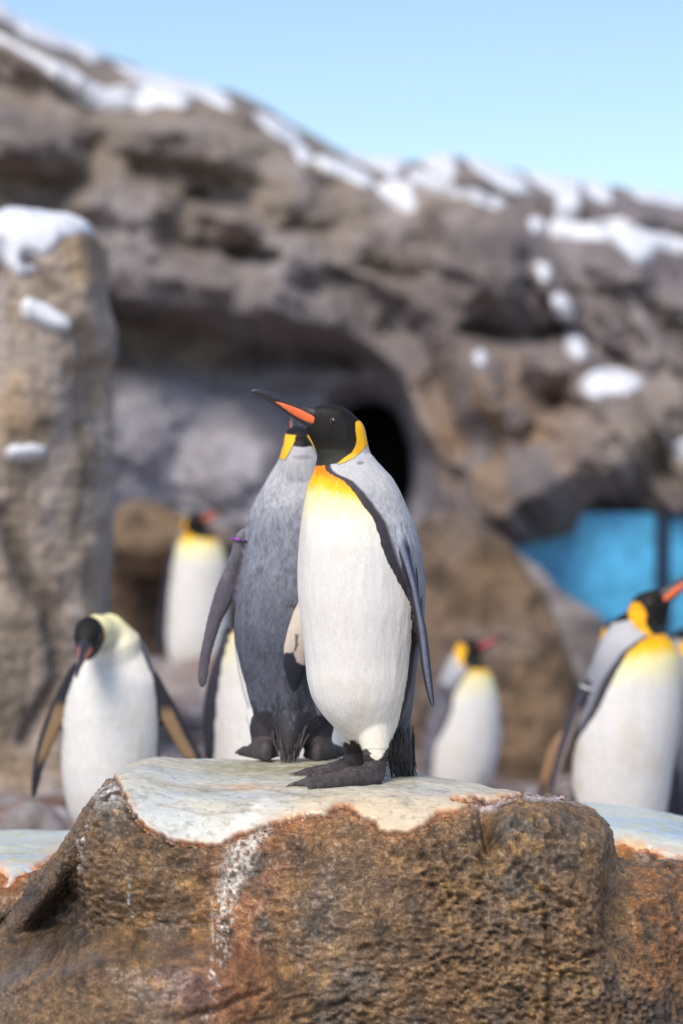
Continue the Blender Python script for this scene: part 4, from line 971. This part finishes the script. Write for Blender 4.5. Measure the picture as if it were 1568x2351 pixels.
Ncl = grid_normals(Gc)
if Ncl[200, 200, 1] > 0: Ncl = -Ncl
sm_ = Gc.copy()
for _ in range(40):
    sm_[1:-1, 1:-1] = .5 * sm_[1:-1, 1:-1] + .125 * (sm_[:-2, 1:-1] + sm_[2:, 1:-1] + sm_[1:-1, :-2] + sm_[1:-1, 2:])
nn_ = Ncl.reshape(-1, 3); sm_f = sm_.reshape(-1, 3).copy(); cover = sm_f[:, 1] > Gc.reshape(-1, 3)[:, 1]; sm_f[cover] = Gc.reshape(-1, 3)[cover]; Fc = grid_faces(len(gx), Gc.shape[1]); wob = 5 * fbm(pc * 2.5, 3, 341)
fz = py_.copy().reshape(len(gx), -1); fz[:, :nback] = fz[:, nback:nback + 1] - 3 * (nback - np.arange(nback)); fz = fz.ravel()
up_ = np.array([0, -.8, .6])
for poly in SNOW:
    po = np.array(poly); x0, y0 = po.min(0) - 30; x1, y1 = po.max(0) + 30
    cand = (px_ > x0) & (px_ < x1) & (fz > y0 - 40) & (fz < y1)
    sd = np.full(len(pc), -99.); sd[cand] = sd_poly(px_[cand], fz[cand], poly) + wob[cand]
    t = .028 * ss(0, 8, sd) - .05 * (1 - ss(-6, 0, sd))
    Fk = Fc[(sd[Fc] > -5).any(1)]
    if not len(Fk): continue
    used, inv = np.unique(Fk, return_inverse=True)
    C = np.where((sd > 0)[:, None], sm_f * ss(0, 10, sd)[:, None] + pc * (1 - ss(0, 10, sd))[:, None], pc) + (nn_ * .4 + up_ * .6) * t[:, None] + nn_ * .01
    mesh_np('snow_patch', C[used], inv.reshape(Fk.shape), M_snow, cliff)

# ------------------------------------------------------------------ mid-distance rocks
def lump(name, label, rows, D0, ratio, seed, pal, mat=M_cliff, amp=.12, cat='rock'):
    rows = resamp(roundcap(rows), 8, 2); n = 200; a = np.linspace(0, 2 * np.pi, n + 1); G = np.empty((len(rows), n + 1, 3))
    for i, (yy, xl, xr) in enumerate(rows):
        c = P((xl + xr) / 2, yy, D0); hx = (xr - xl) / 2 * D0 / FU
        ca, sa = np.cos(a), np.sin(a)
        G[i] = np.stack([c[0] + hx * np.sign(ca) * np.abs(ca) ** .85, c[1] + hx * ratio * np.sign(sa) * np.abs(sa) ** .85, np.full(n + 1, c[2])], -1)
    N = grid_normals(G)
    if (N[len(rows) // 2, int(n * .75), 1]) > 0: N = -N
    p = G.reshape(-1, 3); d = amp * fbm(p * 1.6, 4, seed) + amp * .5 * ridged(p * 4.5, 4, seed + 1) + amp * .12 * fbm(p * 20, 3, seed + 2)
    V = p + N.reshape(-1, 3) * d[:, None]
    n1, n2 = fbm(p * 1.8, 4, seed + 3), fbm(p * 6, 4, seed + 4)
    c = mixc(np.broadcast_to(pal[0], V.shape), pal[1], ss(-.25, .35, n1)); c = mixc(c, pal[2], .7 * ss(.0, .45, n2))
    o = mesh_np(name, V, grid_faces(len(rows), n + 1), mat, None, c); tag(o, label, cat); return o
brn = (lin(126, 104, 82), lin(118, 104, 96), lin(66, 54, 46)); gry = (lin(150, 142, 142), lin(132, 122, 116), lin(84, 76, 74)); dbr = (lin(112, 88, 66), lin(88, 70, 56), lin(50, 40, 34))
lump('brown_boulder', 'big sloping brown boulder behind the grey side view penguin, under the arch', [(1215, 960, 1090), (1240, 940, 1150), (1290, 900, 1195), (1350, 880, 1240), (1430, 870, 1285), (1520, 860, 1322), (1620, 850, 1340), (1720, 850, 1345), (1820, 850, 1320), (1950, 840, 1320)], 13.6, .6, 401, brn, M_cliff, .07)
lump('pale_boulder', 'pale grey boulder leaning behind the brown one below the blue pool wall', [(1285, 1150, 1205), (1320, 1150, 1262), (1365, 1150, 1325), (1410, 1150, 1375), (1460, 1150, 1400), (1520, 1150, 1412), (1640, 1150, 1440), (1850, 1150, 1480)], 14.4, .4, 421, gry, M_cliff, .06)
lump('dark_side_boulder', 'low brown boulder between the large penguin and the right edge', [(1640, 1490, 1700), (1680, 1470, 1760), (1760, 1450, 1800), (1860, 1440, 1820), (1960, 1430, 1830)], 10.4, .5, 441, brn)
lump('flat_rock_slab', 'brown rock slab beside the pillar, behind the small distant penguin', [(1185, 262, 400), (1200, 240, 480), (1225, 230, 540), (1248, 230, 560)], 14.2, .9, 461, brn, M_cliff, .05)
lump('shaded_rock_base', 'dark brown shaded rock under the slab behind the small distant penguin', [(1262, 250, 520), (1330, 240, 520), (1420, 235, 540), (1500, 235, 560), (1580, 235, 580)], 14.8, .5, 481, dbr, M_cliff, .06)  # dark palette paints in the shade of the low recess here
lump('pale_ledge_rock', 'pale grey ledge rock that the small distant penguin stands on', [(1556, 350, 600), (1580, 330, 640), (1640, 320, 660), (1720, 310, 680), (1800, 300, 700)], 12.5, .8, 501, (lin(178, 172, 176), lin(150, 140, 138), lin(128, 98, 84)), M_cliff, .04)
lump('grey_stone', 'small rough grey stone on the ground beside the bowed penguin', [(1870, 20, 130), (1900, 0, 160), (1950, -10, 175)], 7.6, .7, 521, gry, M_pillar, .03)

# blue painted pool wall under the arch
M_blue = mat_flat('blue_pool_paint', lin(84, 178, 226), .35, .5, [(3.2, .38, 1.35, None, 5), (9, .85, 1.12, None, 4)])
M_post = mat_flat('dark_post_paint', lin(22, 44, 72), .4)
def box(name, lo, hi, mat, parent=None, bev=.02):
    import bmesh
    bm = bmesh.new(); bmesh.ops.create_cube(bm, size=1)
    for v in bm.verts: v.co = Vector([(lo[i] + hi[i]) / 2 + v.co[i] * (hi[i] - lo[i]) for i in range(3)])
    bmesh.ops.bevel(bm, geom=bm.edges[:], offset=bev, segments=2, affect='EDGES')
    me = bpy.data.meshes.new(name); bm.to_mesh(me); bm.free(); me.materials.append(mat)
    o = bpy.data.objects.new(name, me); col.objects.link(o)
    if parent: o.parent = parent; o.matrix_parent_inverse = parent.matrix_world.inverted()
    return o
Dp = 15.4
a0, a1 = P(1120, 1178, Dp), P(1900, 1560, Dp)
pw = thing('blue_pool_wall', 'bright blue pool wall panels glimpsed under the rock arch', 'pool wall', (float(a0[0]), Dp, float(a1[2])))
for u0, u1 in ((1120, 1505), (1536, 1900)):
    b0, b1 = P(u0, 1178, Dp), P(u1, 1560, Dp); box('wall_panel', (b0[0], Dp, b1[2]), (b1[0], Dp + .12, b0[2]), M_blue, pw)
b0, b1 = P(1506, 1178, Dp), P(1535, 1560, Dp); box('post', (b0[0], Dp - .05, b1[2]), (b1[0], Dp + .16, b0[2]), M_post, pw)

# ------------------------------------------------------------------ GROUND and sky side
gx2 = np.concatenate([np.linspace(-60, -5, 40), np.linspace(-4.9, 5, 420), np.linspace(5.1, 60, 40)])
gy2 = np.concatenate([np.linspace(-20, 4.6, 30), np.linspace(4.7, 20, 520), np.linspace(20.5, 400, 40)])
X2, Y2 = np.meshgrid(gx2, gy2, indexing='ij')
def ground_z(x, y):
    z = .25 + 0 * x
    mid_ = ss(.05, .25, x) * (1 - ss(.66, .84, x))
    z = z - .36 * np.maximum(ss(8.0, 9.3, y) * mid_, ss(9.8, 11.2, y) * ss(.1, .5, x)) + .05 * ss(9, 12, y) * (1 - ss(-.3, .2, x)) - .15 * ss(8.2, 9.2, y) * ss(.6, 1.0, x)
    return z - 1.0 * (1 - ss(4.3, 5.6, y))
Z2 = ground_z(X2, Y2); pg = np.stack([X2, Y2, Z2], -1).reshape(-1, 3)
pg[:, 2] += (.03 * fbm(pg * (2, 2, 0), 4, 601) + .02 * ridged(pg * (6, 6, 0), 4, 602) + .012 * fbm(pg * (22, 22, 0), 3, 603))
n1, n2, n3 = fbm(pg * 1.5, 4, 611), fbm(pg * 9, 3, 612), fbm(pg * 22, 3, 613)
cg = mixc(np.broadcast_to(lin(150, 142, 144), pg.shape), lin(118, 98, 84), ss(-.2, .3, n1)); cg = mixc(cg, lin(196, 194, 200), .8 * ss(.05, .4, n2)); cg = mixc(cg, lin(170, 100, 74), .7 * ss(.2, .45, n3)); cg = mixc(cg, lin(64, 56, 54), .7 * ss(.15, .45, -n2))
gnd = mesh_np('ground', pg, grid_faces(len(gx2), len(gy2)), M_ground, None, cg)
tag(gnd, 'stony penguin yard with pale and rusty gravel', None, None, 'structure')
print('faces', sum(len(o.data.polygons) for o in bpy.data.objects if o.type == 'MESH'))
